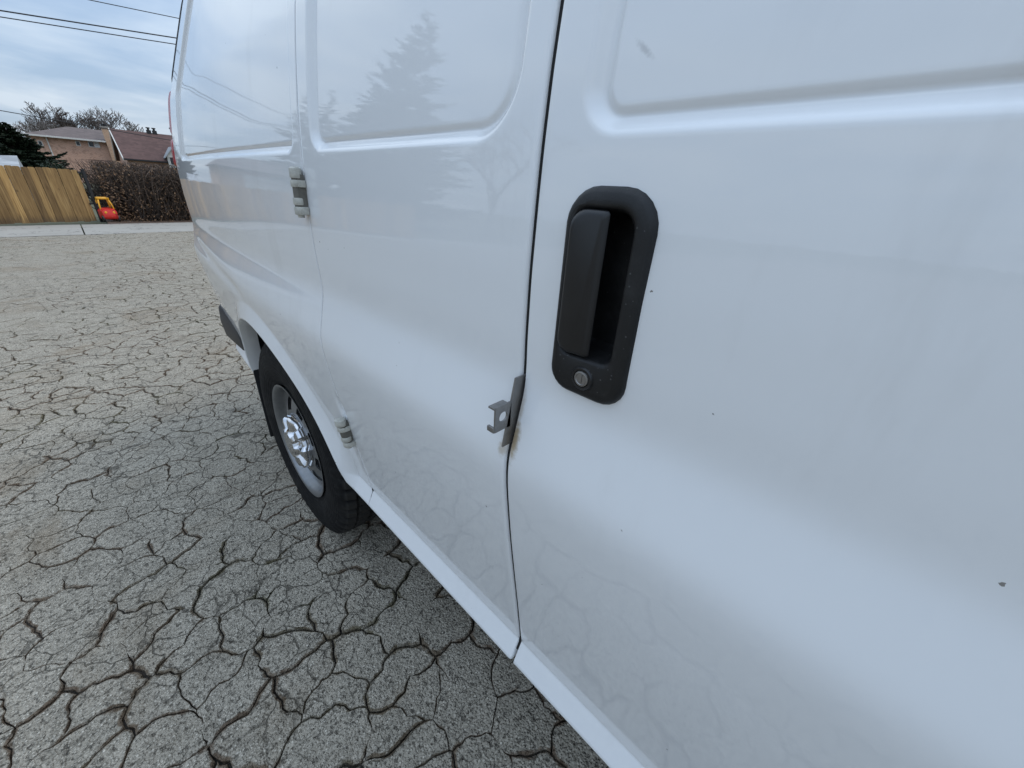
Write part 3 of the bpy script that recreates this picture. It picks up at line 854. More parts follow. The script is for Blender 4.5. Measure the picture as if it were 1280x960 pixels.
# door handle: bezel with a cup, paddle and lock
def surf(y, z): return float(prof(z)+plan(np.array(y)))
def loop_rr(y0, y1, z0, z1, r, n=7):
    rr = r if hasattr(r, '__len__') else (r,)*4     # radii: (y0,z0),(y1,z0),(y1,z1),(y0,z1)
    pts = []
    for (cy, cz, a0), q in zip(((y0, z0, 180), (y1, z0, 270), (y1, z1, 0), (y0, z1, 90)), rr):
        oy = cy+q if cy == y0 else cy-q; oz = cz+q if cz == z0 else cz-q
        for k in range(n): a = rad(a0+90*k/(n-1)); pts.append((oy+q*math.cos(a), oz+q*math.sin(a)))
    return pts
def loft(m, loops, close=True):
    k = len(m.v); n = len(loops[0])
    for l in loops: m.v += [tuple(p) for p in l]
    for i in range(len(loops)-1):
        for j in range(n): q = (j+1) % n; m.f.append((k+i*n+j, k+i*n+q, k+(i+1)*n+q, k+(i+1)*n+j))
    if close: m.f.append(tuple(k+(len(loops)-1)*n+j for j in range(n)))
y0, y1, z0, z1 = HB
def bez(inset, h, radii=(.024, .022, .027, .030)):
    return [(surf(y, z)-h, y, z) for y, z in loop_rr(y0+inset, y1-inset, z0+inset, z1-inset, [max(.004, r-inset) for r in radii])]
cy0, cy1, cz0, cz1 = .1475, .2055, 1.1165, 1.2445   # cup
def cup(ins, h, r=.016):
    return [(surf(y, z)-h, y, z) for y, z in loop_rr(cy0+ins, cy1-ins, cz0+ins, cz1-ins, [.010, .012, .014, r])]
hb = MB()
lo = [bez(-.001, -.004), bez(-.001, .0012), bez(.0012, .0050), bez(.004, .0068), bez(.009, .0075)]
loft(hb, lo, close=False)
# face between the outer loop and the cup: bridge loop by loop (same vertex count)
loft(hb, [bez(.009, .0075), cup(-.002, .0078), cup(.0, .0068), cup(.002, .003), cup(.004, -.024), cup(.009, -.030)], close=True)
bez_o = vmb(hb, 'handle_bezel', PLASTIC, d_front, 40); bez_o['label'] = 'textured black handle surround'
pd = MB()
py0, py1, pz0, pz1 = .171, .2045, 1.1195, 1.2425
def pad(ins, h, sh=0.0):
    return [(surf(y, z)-h-0.004*(y-py0)/(py1-py0), y, z) for y, z in loop_rr(py0+ins+sh, py1-ins, pz0+ins, pz1-ins, [.004, .012, .014, .004])]
loft(pd, [pad(0, -.012, .010), pad(0, .0060), pad(.0012, .0082), pad(.004, .0095)])
vmb(pd, 'handle_paddle', PADDLE, d_front, 40)
lk = MB(); lk.lathe([(.004, .0125), (-.0005, .0122), (-.0025, .0105), (-.0022, .0086), (.0004, .0082)], 28); lk.move((surf(.1735, 1.0985)-.0072, .1735, 1.0985))
lkr = vmb(lk, 'lock_ring', PADDLE, d_front, 40)
lc = MB(); lc.lathe([(-.0006, .0081), (-.0026, .0074), (-.0030, .0058), (-.0024, .0052), (-.0024, .0)], 24)
lc.box((-.0032, -.0009, -.0042), (-.0024, .0009, .0042)); lc.move((surf(.1735, 1.0985)-.0072, .1735, 1.0985))
vmb(lc, 'lock_cylinder', GALV, d_front, 40)

PINM = plain('grimy_hinge_pin', (0.13, 0.12, 0.10), 0.6, scale=150, var=0.4)
# hinges on the rear edge of the rear side door
def hinge(zlo, zhi, yy, r, mat=HINGEM, block=True):
    m = MB(); H_ = zhi-zlo
    x0 = float(body_x(np.array(yy-.02), np.array((zlo+zhi)/2)))-.006 - r*.55
    xs = lambda z: x0 + (float(prof(z))-float(prof((zlo+zhi)/2)))
    segs = [(0.0, .185), (.225, .39), (.43, .59), (.63, .79), (.83, 1.0)]
    for i, (a, b) in enumerate(segs):
        za, zb = zlo+H_*a, zlo+H_*b; xm = xs((za+zb)/2)
        rr = r if i != 2 else r*.62
        k = MB(); k.lathe([(za, rr*.2), (za, rr*.93), (za+.0012, rr), (zb-.0012, rr), (zb, rr*.93), (zb, rr*.2)], 18, axis='z'); k.move((xm, yy, 0)); m.add(k.v, k.f)
        if block and i != 2:      # leaf leading to the door or the body
            s = -1 if i in (0, 3) else 1
            m.box((xm-r*.25, min(yy, yy+s*.0125), za), (xm+r*1.1, max(yy, yy+s*.0125), zb), .0015)
    k = MB(); k.lathe([(zhi-.001, r*1.02), (zhi+.003, r*.95), (zhi+.0055, r*.6), (zhi+.0062, 0)], 18, axis='z'); k.move((xs(zhi), yy, 0)); m.add(k.v, k.f)
    k = MB(); k.lathe([(zlo, r*.6), (zlo-.005, r*.55), (zlo-.0055, 0)], 14, axis='z'); k.move((xs(zlo), yy, 0)); m.add(k.v, k.f)
    return m
for (za, zb, yy, r) in ((1.196, 1.266, .796, .0098), (.682, .757, .799, .0122)):
    vmb(hinge(za, zb, yy, r), 'hinge', HINGEM, d_rear, 40)
    xm = float(body_x(np.array(yy-.02), np.array((za+zb)/2)))-.006-r*.55; k = float(prof(zb)-prof(za))/2
    pn_ = MB(); pn_.tube([(xm-k, yy, za+.004), (xm+k, yy, zb-.004)], r*.80, 12)
    pn_.box((xm-r*.05, yy-.009, za+.006), (xm+r*1.15, yy+.009, zb-.006))
    vmb(pn_, 'hinge_pin', PINM, d_rear, 40)

# folded steel lock bracket standing in the seam
br = MB()
def plate_xz(m, poly, y, th, holes=None):
    n = len(poly); m.add([(x, y, z) for x, z in poly]+[(x, y+th, z) for x, z in poly], [tuple(range(n)), tuple(range(2*n-1, n-1, -1))]+[(i, n+i, n+(i+1) % n, (i+1) % n) for i in range(n)])
sx = lambda z: .2785+(.2940-.2785)*(z-.986)/.084
yb = YS-.0016; th = .0022
strip = [(sx(z)+.006, z) for z in np.linspace(.986, 1.070, 10)] + [(sx(z)-.0120, z) for z in np.linspace(1.070, .986, 10)]
plate_xz(br, strip[::-1], yb, th)
zb0, zb1 = 1.011, 1.043; xo = sx(1.03)-.034; xi = sx(1.03)-.0105
hc = (xo+.0125, (zb0+zb1)/2+.001); hr = .0062; nn = 24
outer = [(xo, zb0), (xi+.004, zb0), (xi+.004, zb1), (xo, zb1)]
# tab with a round hole: ring of quads from square to circle
sq = []
for k in range(nn):
    a = 2*math.pi*k/nn + math.pi/4
    ca, sa = math.cos(a), math.sin(a); s_ = 1/max(abs(ca), abs(sa))
    ux, uz = ca*s_, sa*s_
    X_ = xi+.001 if ux > 0 else xo; Zt = zb1 if uz > 0 else zb0
    px_ = hc[0]+abs(X_-hc[0])*ux; pz_ = hc[1]+abs(Zt-hc[1])*uz
    sq.append((px_, pz_))
ci = [(hc[0]+hr*math.cos(2*math.pi*k/nn+math.pi/4), hc[1]+hr*math.sin(2*math.pi*k/nn+math.pi/4)) for k in range(nn)]
ba = len(br.v)
for (l, y) in ((sq, yb), (ci, yb), (ci, yb+th), (sq, yb+th)): br.v += [(x, y, z) for x, z in l]
for i in range(3):
    for k in range(nn): q = (k+1) % nn; br.f.append((ba+i*nn+k, ba+i*nn+q, ba+(i+1)*nn+q, ba+(i+1)*nn+k))
for k in range(nn): q = (k+1) % nn; br.f.append((ba+3*nn+k, ba+3*nn+q, ba+q, ba+k))
br.box((xo-.0018, yb+.0003, zb1-.0026), (xi-.003, yb+.010, zb1-.0002), .0006)      # top flange folded back
br.box((xo-.0018, yb+.0003, zb0+.0002), (xo+.0016, yb+.011, zb0+.0026+.004), .0006)      # bottom flange
bo = vmb(br, 'lock_bracket', GALV, VAN, 40); bo['label'] = 'folded bare steel padlock bracket in the door seam'

# wheels
def make_wheel(cy, side):
    xm = .428 if side == 0 else 2*XC-.428; sgn = -1 if side == 0 else 1       # outward direction
    W = bpy.data.objects.new('wheel', None); COL.objects.link(W); W.parent = VAN; W.location = Vector((xm, cy, .380))-VO
    R0 = .384
    secT = [(-.080, .214), (-.092, .222), (-.101, .245), (-.1085, .275), (-.110, .300), (-.1075, .325), (-.1045, .336), (-.1055, .340), (-.100, .356), (-.094, .368), (-.086, .377), (-.060, .382), (-.058, .374), (-.050, .374), (-.048, .383), (-.012, R0), (-.010, .375), (.010, .375), (.012, R0), (.048, .383), (.050, .374), (.058, .374), (.060, .382), (.086, .377), (.100, .356), (.110, .300), (.101, .245), (.080, .214)]
    m = MB(); n = 200; mm = len(secT)
    for j in range(n):
        a = 2*math.pi*j/n; lug = j % 4 == 0
        for q, (ax_, r) in enumerate(secT):
            aa = a + (0.018 if q % 2 else 0)*(1 if abs(ax_) < .09 and r > .37 else 0)
            if lug and r > .372: r -= .010
            elif lug and .335 < r: r -= .006
            z = r*math.sin(aa)
            m.v.append((ax_*(-sgn), r*math.cos(aa), max(z, -.379)))
    for j in range(n):
        q = (j+1) % n
        for i in range(mm-1): m.f.append((j*mm+i, j*mm+i+1, q*mm+i+1, q*mm+i))
    o = mesh_obj('tyre', m.v, m.f, TYRE, W); auto_smooth(o, 28)
    # steel wheel: rolled flange, well, dished disc with round hand holes
    s = -sgn
    rp = [(.02, .190), (-.05, .198), (-.074, .205), (-.090, .212), (-.0975, .219), (-.1005, .2225), (-.1005, .2175), (-.096, .211), (-.084, .205), (-.070, .202), (-.060, .196), (-.057, .188), (-.062, .179), (-.069, .168), (-.076, .152), (-.081, .136), (-.084, .122), (-.085, .110), (-.080, .100), (-.070, .094), (-.066, .0)]
    def skip(i, j):      # eight openings
        return 12 <= i <= 15 and (j % 8) in (1, 2, 3, 4)
    r_ = MB(); r_.lathe([(a*s, r) for a, r in rp], 64, skip=skip)
    rim = mesh_obj('rim', r_.v, r_.f, STEEL, W); auto_smooth(rim, 40)
    dk = MB(); dk.lathe([(-.030*s, .19), (-.030*s, 0)], 40); mesh_obj('brake_drum', dk.v, dk.f, UNDER, W)
    # centre cap: stepped dome with eight fluted lobes round it
    c = MB(); nA = 96; pr = [(-.066, .112), (-.072, .112), (-.074, .107), (-.086, .107), (-.088, .102), (-.098, .102), (-.104, .098), (-.107, .085), (-.108, .062), (-.114, .056), (-.117, .048), (-.1175, .036), (-.116, .0)]
    for j in range(nA):
        a = 2*math.pi*j/nA; fl = min(1, max(0, 0.5+1.3*math.cos(8*a)))
        for (ax_, r) in pr:
            k = 1.0; ax2 = ax_
            if r > .055: k = 0.90+0.10*fl; ax2 = ax_ + (1-fl)*0.010
            c.v.append((ax2*s, r*k*math.cos(a), r*k*math.sin(a)))
    mp = len(pr)
    for j in range(nA):
        q = (j+1) % nA
        for i in range(mp-1): c.f.append((j*mp+i, j*mp+i+1, q*mp+i+1, q*mp+i))
    c.v = [(x-s*.008, y, z) for x, y, z in c.v]
    cc_ = mesh_obj('centre_cap', c.v, c.f, CHROME, W); auto_smooth(cc_, 40)
    W.rotation_euler = (rad(11), 0, 0) if False else (0, 0, 0)
    return W
make_wheel(WC[0], 0); make_wheel(WC[0], 1); make_wheel(FW[0], 0); make_wheel(FW[0], 1)

# ------------------------------------------------------------------ fence with gate post
fa = on_ground(0, 281.5)[:2]; fb = on_ground(128, 277.5)[:2]
fdir = (fb-fa)/np.linalg.norm(fb-fa); fang = math.atan2(fdir[1], fdir[0])
flen = np.linalg.norm(fb-fa)
FENCE = thing('board_fence', 'brown upright wooden board fence beside the concrete alley', 'fence', (fa[0], fa[1], 0), fang)
fh = 1.205; x = flen-0.10
bw = 0.122
while x > -6.5:
    m = MB(); w = bw*random.uniform(.94, 1.03); h = fh+random.uniform(-.012, .012); zb = random.uniform(.015, .04)
    dy = random.uniform(-.006, .006); c = .018
    pts = [(-w/2, zb), (w/2, zb), (w/2, h-c), (w/2-c, h), (-w/2+c, h), (-w/2, h-c)]
    n = 6
    m.add([(a, dy, b) for a, b in pts]+[(a, dy+.018, b) for a, b in pts], [tuple(range(n)), tuple(range(2*n-1, n-1, -1))]+[(i, n+i, n+(i+1) % n, (i+1) % n) for i in range(n)])
    o = m.build('board', WOOD, FENCE); o.location = (x-w/2, 0, 0); o.rotation_euler = (0, random.uniform(-.006, .006), 0)
    x -= w+random.uniform(.002, .006)
for zr in (.25, .95):
    m = MB(); m.box((-6.5, .026, zr), (flen-.11, .064, zr+.09), .004); m.build('rail', WOOD, FENCE)
BLACKM = plain('black_steel', (0.012, 0.012, 0.013), 0.5, scale=60)
m = MB(); m.box((flen-.030, -.025, 0.0), (flen+.030, .035, fh+.0), .006)
m.box((flen-.12, -.022, 1.13), (flen-.046, .0, 1.17), .003); m.box((flen-.12, -.022, .42), (flen-.046, .0, .46), .003)
m.box((flen-.038, -.033, fh), (flen+.038, .043, fh+.02), .005)
o = m.build('gate_post', BLACKM, FENCE); o['label'] = 'black steel gate post with hinge straps'

# ------------------------------------------------------------------ soil bed, hedge, toy car
SOILM = plain('leaf_strewn_soil', (0.075, 0.048, 0.034), 0.95, scale=14, var=0.55, bump=0.02)
sb = MB(); sx0 = fb[0]+.08
nx_, ny_ = 70, 12; sv = []
for i in range(nx_+1):
    X_ = sx0+(9-sx0)*i/nx_
    for j in range(ny_+1):
        v_ = j/ny_; y = alley_far_y(X_)+.02+1.9*v_
        sv.append((X_, y, -.03+.05*math.sin(math.pi*min(1, v_*1.5))**.5+.03*noise.noise(Vector((X_*3, y*3, 0)))))
sf = [(i*(ny_+1)+j, (i+1)*(ny_+1)+j, (i+1)*(ny_+1)+j+1, i*(ny_+1)+j+1) for i in range(nx_) for j in range(ny_)]
sb.add(sv, sf); tag(sb.build('soil_bed', SOILM, smooth=True), 'reddish brown bare soil bed under the leafless hedge', 'soil', kind='structure')

TWIG = plain('dark_twigs', (0.048, 0.034, 0.026), 0.9, scale=20, var=0.5)
TWIG2 = plain('light_twigs', (0.16, 0.115, 0.085), 0.9, scale=20, var=0.4)
def hedge(name, label, x0, x1, ytop, n, ydep=1.0):
    hx = (x0+x1)/2; hy = alley_far_y(hx)+.75
    T = thing(name, label, 'hedge', (hx, hy, 0))
    groups = [MB(), MB()]
    for i in range(n):
        X_ = random.uniform(x0, x1); Yb = alley_far_y(X_)+(.95 if X_ < x0+.55 else .45)+random.random()*ydep
        h = ytop*(0.55+0.5*random.random()) + .06*noise.noise(Vector((X_*2, 0, 5)))
        z0 = 0 if random.random() < .22 else random.uniform(.02, 1.35)
        if z0 > 0: h = min(ytop+.03, z0+random.uniform(.25, .8))
        lean = random.gauss(0, .45); lean2 = random.gauss(0, .40)
        if z0 > 0:                        # side twigs strike out in every direction
            c_ = np.array([X_-hx, Yb-hy, z0]); d_ = _n(np.array([random.gauss(0, 1), random.gauss(0, 1), random.gauss(.35, .7)])); L_ = random.uniform(.12, .5)
            p = [c_]
            for k in range(3):
                d_ = _n(d_+rng.normal(size=3)*.28+np.array([0, 0, .08])); p.append(p[-1]+d_*L_/3)
            for q in p: q[2] = min(q[2], ytop+.06)
            groups[0 if random.random() < .70 else 1].tube(p, [.006, .005, .004, .003], 3, cap=False); continue
        p = []
        for k in range(4):
            t = k/3; p.append((X_-hx+lean*t*(h-z0)*.6+random.gauss(0, .05), Yb-hy+lean2*t*(h-z0)*.5+random.gauss(0, .05), z0+(min(h, ytop+.05)-z0)*t))
        groups[0 if random.random() < .8 else 1].tube(p, [.011, .009, .006, .004], 3, cap=False)
    groups[0].build('branches', TWIG, T)['kind'] = 'stuff'; groups[1].build('twigs', TWIG2, T)['kind'] = 'stuff'
    lv = MB()
    for i in range(n):
        c = np.array([random.uniform(x0, x1)-hx, 0, 0]); c[1] = alley_far_y(c[0]+hx)+.3+random.random()*1.1-hy; c[2] = random.random()**1.6*ytop
        u = _n(rng.normal(size=3)); w = _n(np.cross(u, rng.normal(size=3))); s = random.uniform(.014, .034)
        lv.add([c-u*s, c+w*s*.6, c+u*s, c-w*s*.6], [(0, 1, 2, 3)])
    lv.build('dead_leaves', foliage_material('dead_leaves', (0.09, 0.05, 0.028), (0.22, 0.13, 0.07)), T)['kind'] = 'stuff'
hedge('bare_hedge', 'leafless brown hedge of tangled twigs right of the wooden fence', fb[0]+.22, 6.5, 1.40, 15000)

# toy car by the gate post
RED_P = plain('red_toy_plastic', (0.62, 0.030, 0.022), 0.35); YEL = plain('yellow_toy_plastic', (0.75, 0.36, 0.02), 0.35); BLK = plain('black_toy_plastic', (0.015, 0.015, 0.015), 0.5)
tp = on_ground(136, 278.0)
TOY = thing('toy_car', 'red and yellow ride-on plastic toy car parked beside black gate post', 'toy car', (tp[0]+.05, tp[1]+.05, 0.015), rad(14))
TOY.scale = (.80, .55, .98)
m = MB(); L = .62
secs = []
for (y, w, z0, z1) in ((-.31, .13, .12, .22), (-.27, .18, .08, .30), (-.12, .20, .06, .335), (.0, .20, .06, .30), (.18, .20, .06, .32), (.27, .19, .08, .34), (.31, .14, .12, .28)):
    secs.append([(-w, y, z0+.03), (-w+.03, y, z0), (w-.03, y, z0), (w, y, z0+.03), (w, y, z1-.05), (w-.05, y, z1), (-w+.05, y, z1), (-w, y, z1-.05)])
loft(m, secs, True); m.f.append(tuple(range(8))[::-1]); m.build('body', RED_P, TOY, True)
auto_smooth(TOY.children[0], 40)
for sx_ in (-1, 1):
    m = MB(); m.tube([(sx_*.165, -.13, .31), (sx_*.15, -.09, .44), (sx_*.12, -.03, .555)], .022, 8); m.build('roof_pillar', YEL, TOY, True); m = MB(); m.tube([(sx_*.165, .23, .31), (sx_*.155, .20, .44), (sx_*.12, .14, .555)], .026, 8)
    m.build('roof_pillar', YEL, TOY, True)
m = MB(); loft(m, [[(a*s, b*s2+.055, z) for a, b in ((-.14, -.12), (.14, -.12), (.16, 0), (.14, .12), (-.14, .12), (-.16, 0))] for s, s2, z in ((1, 1, .545), (1.05, 1.05, .565), (1.0, 1.0, .59), (.7, .7, .603))]); m.f.append(tuple(range(6))[::-1]); m.build('roof', YEL, TOY, True)
for sx_ in (-1, 1):
    for y in (-.2, .2):
        m = MB(); m.lathe([(-.03, 0), (-.03, .07), (-.022, .082), (.022, .082), (.03, .07), (.03, 0)], 18); m.move((sx_*.19, y, .082)); auto_smooth(m.build('wheel', BLK, TOY), 40)
for sx_ in (-1, 1):
    m = MB(); m.lathe([(-.012, .0), (-.012, .03), (.0, .034), (.01, .03)], 14, axis='z'); m.v = [(x+sx_*.1, -.300+z*.6, .235+y) for x, y, z in m.v]; m.build('headlight', YEL, TOY, True)

# ------------------------------------------------------------------ houses
BRICK = brick_material('orange_brick', (0.50, 0.285, 0.195), (0.55, 0.46, 0.39)); BRICK2 = brick_material('tan_brick', (0.46, 0.285, 0.175), (0.46, 0.40, 0.33))
SHING = shingle_material('grey_brown_shingles', (0.115, 0.088, 0.080)); SHING2 = shingle_material('maroon_shingles', (0.092, 0.052, 0.045)); SHING3 = shingle_material('grey_shingles', (0.30, 0.31, 0.32))
TRIM = plain('pale_trim', (0.58, 0.56, 0.52), 0.6); DARKW = plain('window_glass_far', (0.02, 0.025, 0.03), 0.08); WHITEB = plain('window_blind', (0.55, 0.56, 0.56), 0.5)
HY = 60.0
def H(px, py, Y=HY): return at_y(px, py, Y)
eL, eR = H(31, 170.5), H(149, 175.5)
ez = (eL[2]+eR[2])/2
wx0, wx1 = eL[0]+.35, eR[0]-.1
HA = thing('brick_house', 'orange brick house with hipped grey brown roof and wide chimney', 'house', ((wx0+wx1)/2, HY, 0)); hx = (wx0+wx1)/2
def hb_(m, a, b, bev=0): m.box((a[0]-hx, a[1]-HY, a[2]), (b[0]-hx, b[1]-HY, b[2]), bev)
m = MB(); hb_(m, (wx0, HY, -.06), (wx1, HY+8, ez-.02)); m.build('wall', BRICK, HA)
rz_ = H(100, 160, HY+4)[2]; rxa = H(84, 160, HY+4)[0]
m = MB()
o_ = .42
A_ = [(wx0-o_-hx, -o_, ez), (wx1+.1-hx, -o_, ez), (wx1+.1-hx, 8+o_, ez), (wx0-o_-hx, 8+o_, ez)]
B_ = [(rxa-hx, 4, rz_), (wx1+.1-hx, 4, rz_)]
m.add(A_+B_, [(0, 1, 5, 4), (1, 2, 5), (2, 3, 4, 5), (3, 0, 4), (3, 2, 1, 0)]); m.build('roof', SHING, HA)
m = MB(); m.box((wx0-o_-hx-.02, -o_-.10, ez-.11), (wx1-hx+.1, -o_-.005, ez+.02), .01); m.build('gutter', TRIM, HA)
dn = H(57, 171); m = MB(); m.tube([(dn[0]-hx, -.06, ez-.1), (dn[0]-hx, -.06, 0.0)], .05, 8); m.build('downspout', TRIM, HA)
def window(par, xa, xb, za, zb, y, split=False):
    f = MB(); t = .05
    f.box((xa-t, y-.03, zb), (xb+t, y+.05, zb+t)); f.box((xa-t, y-.05, za-t), (xb+t, y+.05, za)); f.box((xa-t, y-.03, za), (xa, y+.05, zb)); f.box((xb, y-.03, za), (xb+t, y+.05, zb))
    fo = f.build('window', TRIM, par)
    for k, (a, b) in enumerate(((xa, (xa+xb)/2-.02), ((xa+xb)/2+.02, xb)) if split else ((xa, xb),)):
        g = MB(); g.box((a, y-.004, za), (b, y+.03, zb)); g.build('pane', WHITEB if (split and k == 1) else DARKW, fo)
for (p0, p1, sp) in (((47.5, 176.5), (53.5, 181.5), False), ((94.5, 176.5), (100, 180.5), False), ((110, 177), (124.5, 184), True), ((143.5, 178), (148, 185), False)):
    a, b = H(*p0), H(*p1); window(HA, a[0]-hx, b[0]-hx, min(b[2], ez-.55), min(a[2], ez-.14), 0, sp)
c0, c1 = H(125, 157.5), H(134.5, 159)
m = MB(); hb_(m, (c0[0], HY-.55, -.06), (c1[0], HY+.0-.003, c1[2]-.12)); m.build('chimney', BRICK2, HA)
m = MB(); hb_(m, (c0[0]-.06, HY-.61, c1[2]-.12), (c1[0]+.06, HY+.06, c1[2]), .02)
ck = HA; co = m.build('chimney_cap', CONC, HA)
for k in (.3, .7):
    m = MB(); m.tube([(c0[0]+(c1[0]-c0[0])*k-hx, -.28, c1[2]-.02), (c0[0]+(c1[0]-c0[0])*k-hx, -.28, c1[2]+.22)], .13, 10); m.build('flue', BLACKM, HA)

# second house with steep maroon roof
Y2 = 52.0
r0, r1 = H(146, 161.5, Y2+3.5), H(216, 163.5, Y2+3.5); e0, e1 = H(161, 198, Y2), H(206, 199, Y2)
h2x = (r0[0]+r1[0])/2+1.5; xa2 = e0[0]-.35; xb2 = xa2+11.5
HB2 = thing('gabled_house', 'brick house with steep maroon shingle roof and white dormer', 'house', (h2x, Y2, 0))
ez2 = e0[2]; rz2 = r0[2]
m = MB()
a0, a1 = xa2+.25-h2x, xb2-.25-h2x
m.add([(a0, .4, -.06), (a1, .4, -.06), (a1, 6.6, -.06), (a0, 6.6, -.06), (a0, .4, ez2), (a1, .4, ez2), (a1, 6.6, ez2), (a0, 6.6, ez2), (a0, 3.5, rz2-.2), (a1, 3.5, rz2-.2)],
      [(0, 1, 5, 4), (1, 2, 6, 9, 5), (2, 3, 7, 6), (3, 0, 4, 8, 7)]); m.build('wall', BRICK, HB2)
m = MB(); b0, b1 = xa2-h2x, xb2-h2x; t = .16
m.add([(b0, 0, ez2), (b1, 0, ez2), (b1, 3.5, rz2), (b0, 3.5, rz2), (b1, 7, ez2), (b0, 7, ez2)] + [(x, y, z-t) for x, y, z in ((b0, 0, ez2), (b1, 0, ez2), (b1, 3.5, rz2), (b0, 3.5, rz2), (b1, 7, ez2), (b0, 7, ez2))],
      [(0, 1, 2, 3), (3, 2, 4, 5), (7, 6, 9, 8), (8, 9, 11, 10), (0, 6, 7, 1), (0, 3, 9, 6), (3, 5, 11, 9), (1, 7, 8, 2), (2, 8, 10, 4), (4, 10, 11, 5)]); m.build('roof', SHING2, HB2)
m = MB(); k = .07
for (p, q) in (((b0, 0, ez2), (b0, 3.5, rz2)), ((b0, 7, ez2), (b0, 3.5, rz2))):
    m.add([(p[0]-k, p[1], p[2]-.18), (p[0]-.004, p[1], p[2]-.18), (q[0]-.004, q[1], q[2]-.18), (q[0]-k, q[1], q[2]-.18), (p[0]-k, p[1], p[2]+.03), (p[0]-.004, p[1], p[2]+.03), (q[0]-.004, q[1], q[2]+.03), (q[0]-k, q[1], q[2]+.03)],
          [(0, 3, 2, 1), (4, 5, 6, 7), (0, 1, 5, 4), (1, 2, 6, 5), (2, 3, 7, 6), (3, 0, 4, 7)])
m.build('bargeboard', TRIM, HB2)
m = MB(); m.box((b0, -.10, ez2-.14), (b1, -.004, ez2-.03), .01); m.build('gutter', BLACKM, HB2)
d0, d1 = H(203, 182, Y2-.3), H(225, 200, Y2-.3)
dx0, dx1 = d0[0]-h2x, d1[0]-h2x+.4; dzt = d0[2]; dzb = dzt-1.15
m = MB(); mid = (dx0+dx1)/2
m.add([(dx0+.1, -.3, dzb-.6), (dx1-.1, -.3, dzb-.6), (dx1-.1, -.3, dzb+.35), (mid, -.3, dzt-.06), (dx0+.1, -.3, dzb+.35), (dx0+.1, 2.6, dzb-.6), (dx1-.1, 2.6, dzb-.6), (dx1-.1, 2.6, dzb+.35), (mid, 2.6, dzt-.06), (dx0+.1, 2.6, dzb+.35)],
      [(0, 1, 2, 3, 4), (0, 4, 9, 5), (1, 6, 7, 2)]); dm = m.build('dormer', TRIM, HB2)
m = MB()
for s, xe in ((0, dx0-.08), (1, dx1+.08)):
    m.add([(xe, -.45, dzb+.22), (mid, -.45, dzt), (mid, 2.6, dzt), (xe, 2.6, dzb+.22), (xe, -.45, dzb+.14), (mid, -.45, dzt-.09), (mid, 2.6, dzt-.09), (xe, 2.6, dzb+.14)], [(0, 1, 2, 3), (7, 6, 5, 4), (0, 4, 5, 1), (0, 3, 7, 4)])
m.build('dormer_roof', SHING3, dm)
window(HB2, mid-.45, mid+.35, dzb-.35, dzb+.25, -.32)
c0, c1 = H(213, 163, Y2-.2), H(221, 163, Y2-.2)
m = MB(); m.box((c0[0]-h2x, -.75, -.06), (c0[0]+.8-h2x, -.15, c0[2]+.1)); m.build('chimney', BRICK2, HB2)
m = MB(); m.box((c0[0]-.06-h2x, -.81, c0[2]+.1), (c0[0]+.86-h2x, -.09, c0[2]+.2), .02); m.tube([(c0[0]+.4-h2x, -.45, c0[2]+.15), (c0[0]+.4-h2x, -.45, c0[2]+.55)], .14, 10); m.build('chimney_cap', BLACKM, HB2)
for px in (184.5, 191.5):
    p = H(px, 160, Y2+3.5); m = MB(); m.box((p[0]-.16-h2x, 3.34, rz2-.12), (p[0]+.16-h2x, 3.66, rz2+.22)); m.tube([(p[0]-h2x, 3.5, rz2+.2), (p[0]-h2x, 3.5, rz2+.36)], .09, 10); m.tube([(p[0]-h2x, 3.5, rz2+.36), (p[0]-h2x, 3.5, rz2+.44)], .16, 10); m.build('roof_vent', BLACKM, HB2)

# grey roofed shed over the fence
q0, q1 = H(-30, 193.5, 24), H(21, 194.5, 24); qz = H(10, 209, 22.6)[2]
SHED = thing('garden_shed', 'small shed with pale grey shingle roof behind the wooden fence', 'shed', ((q0[0]+q1[0])/2, 24, 0)); sxm = (q0[0]+q1[0])/2
w2 = (q1[0]-q0[0])/2
m = MB(); m.box((-w2+.1, -1.25, -.06), (w2-.1, 1.25, qz-.06)); m.build('wall', plain('shed_siding', (.4, .4, .38), .7), SHED)
m = MB(); m.add([(-w2, -1.4, qz-.06), (w2, -1.4, qz-.06), (w2, 0, q1[2]), (-w2, 0, q0[2]), (w2, 1.4, qz-.06), (-w2, 1.4, qz-.06)], [(0, 1, 2, 3), (3, 2, 4, 5), (1, 4, 2), (0, 3, 5), (0, 5, 4, 1)]); m.build('roof', SHING3, SHED)

# garage across the lot, seen mirrored in the van's flank
GAR = thing('brick_garage', 'low tan brick garage with white door mirrored in the rear quarter of the van', 'garage', (-9.5, 37, 0))
m = MB(); m.box((-4.5, -3, -.06), (4.5, 3, 2.6)); m.build('wall', BRICK2, GAR)
m = MB(); m.add([(-4.9, -3.4, 2.55), (4.9, -3.4, 2.55), (4.9, 3.4, 2.55), (-4.9, 3.4, 2.55), (-3.2, 0, 3.7), (3.2, 0, 3.7)], [(0, 1, 5, 4), (1, 2, 5), (2, 3, 4, 5), (3, 0, 4), (3, 2, 1, 0)]); m.build('roof', SHING, GAR)
m = MB()
for k in range(4): m.box((-2.6, -3.06, .02+k*.54), (2.2, -3.0, .53+k*.54), .01)
m.build('door', TRIM, GAR)

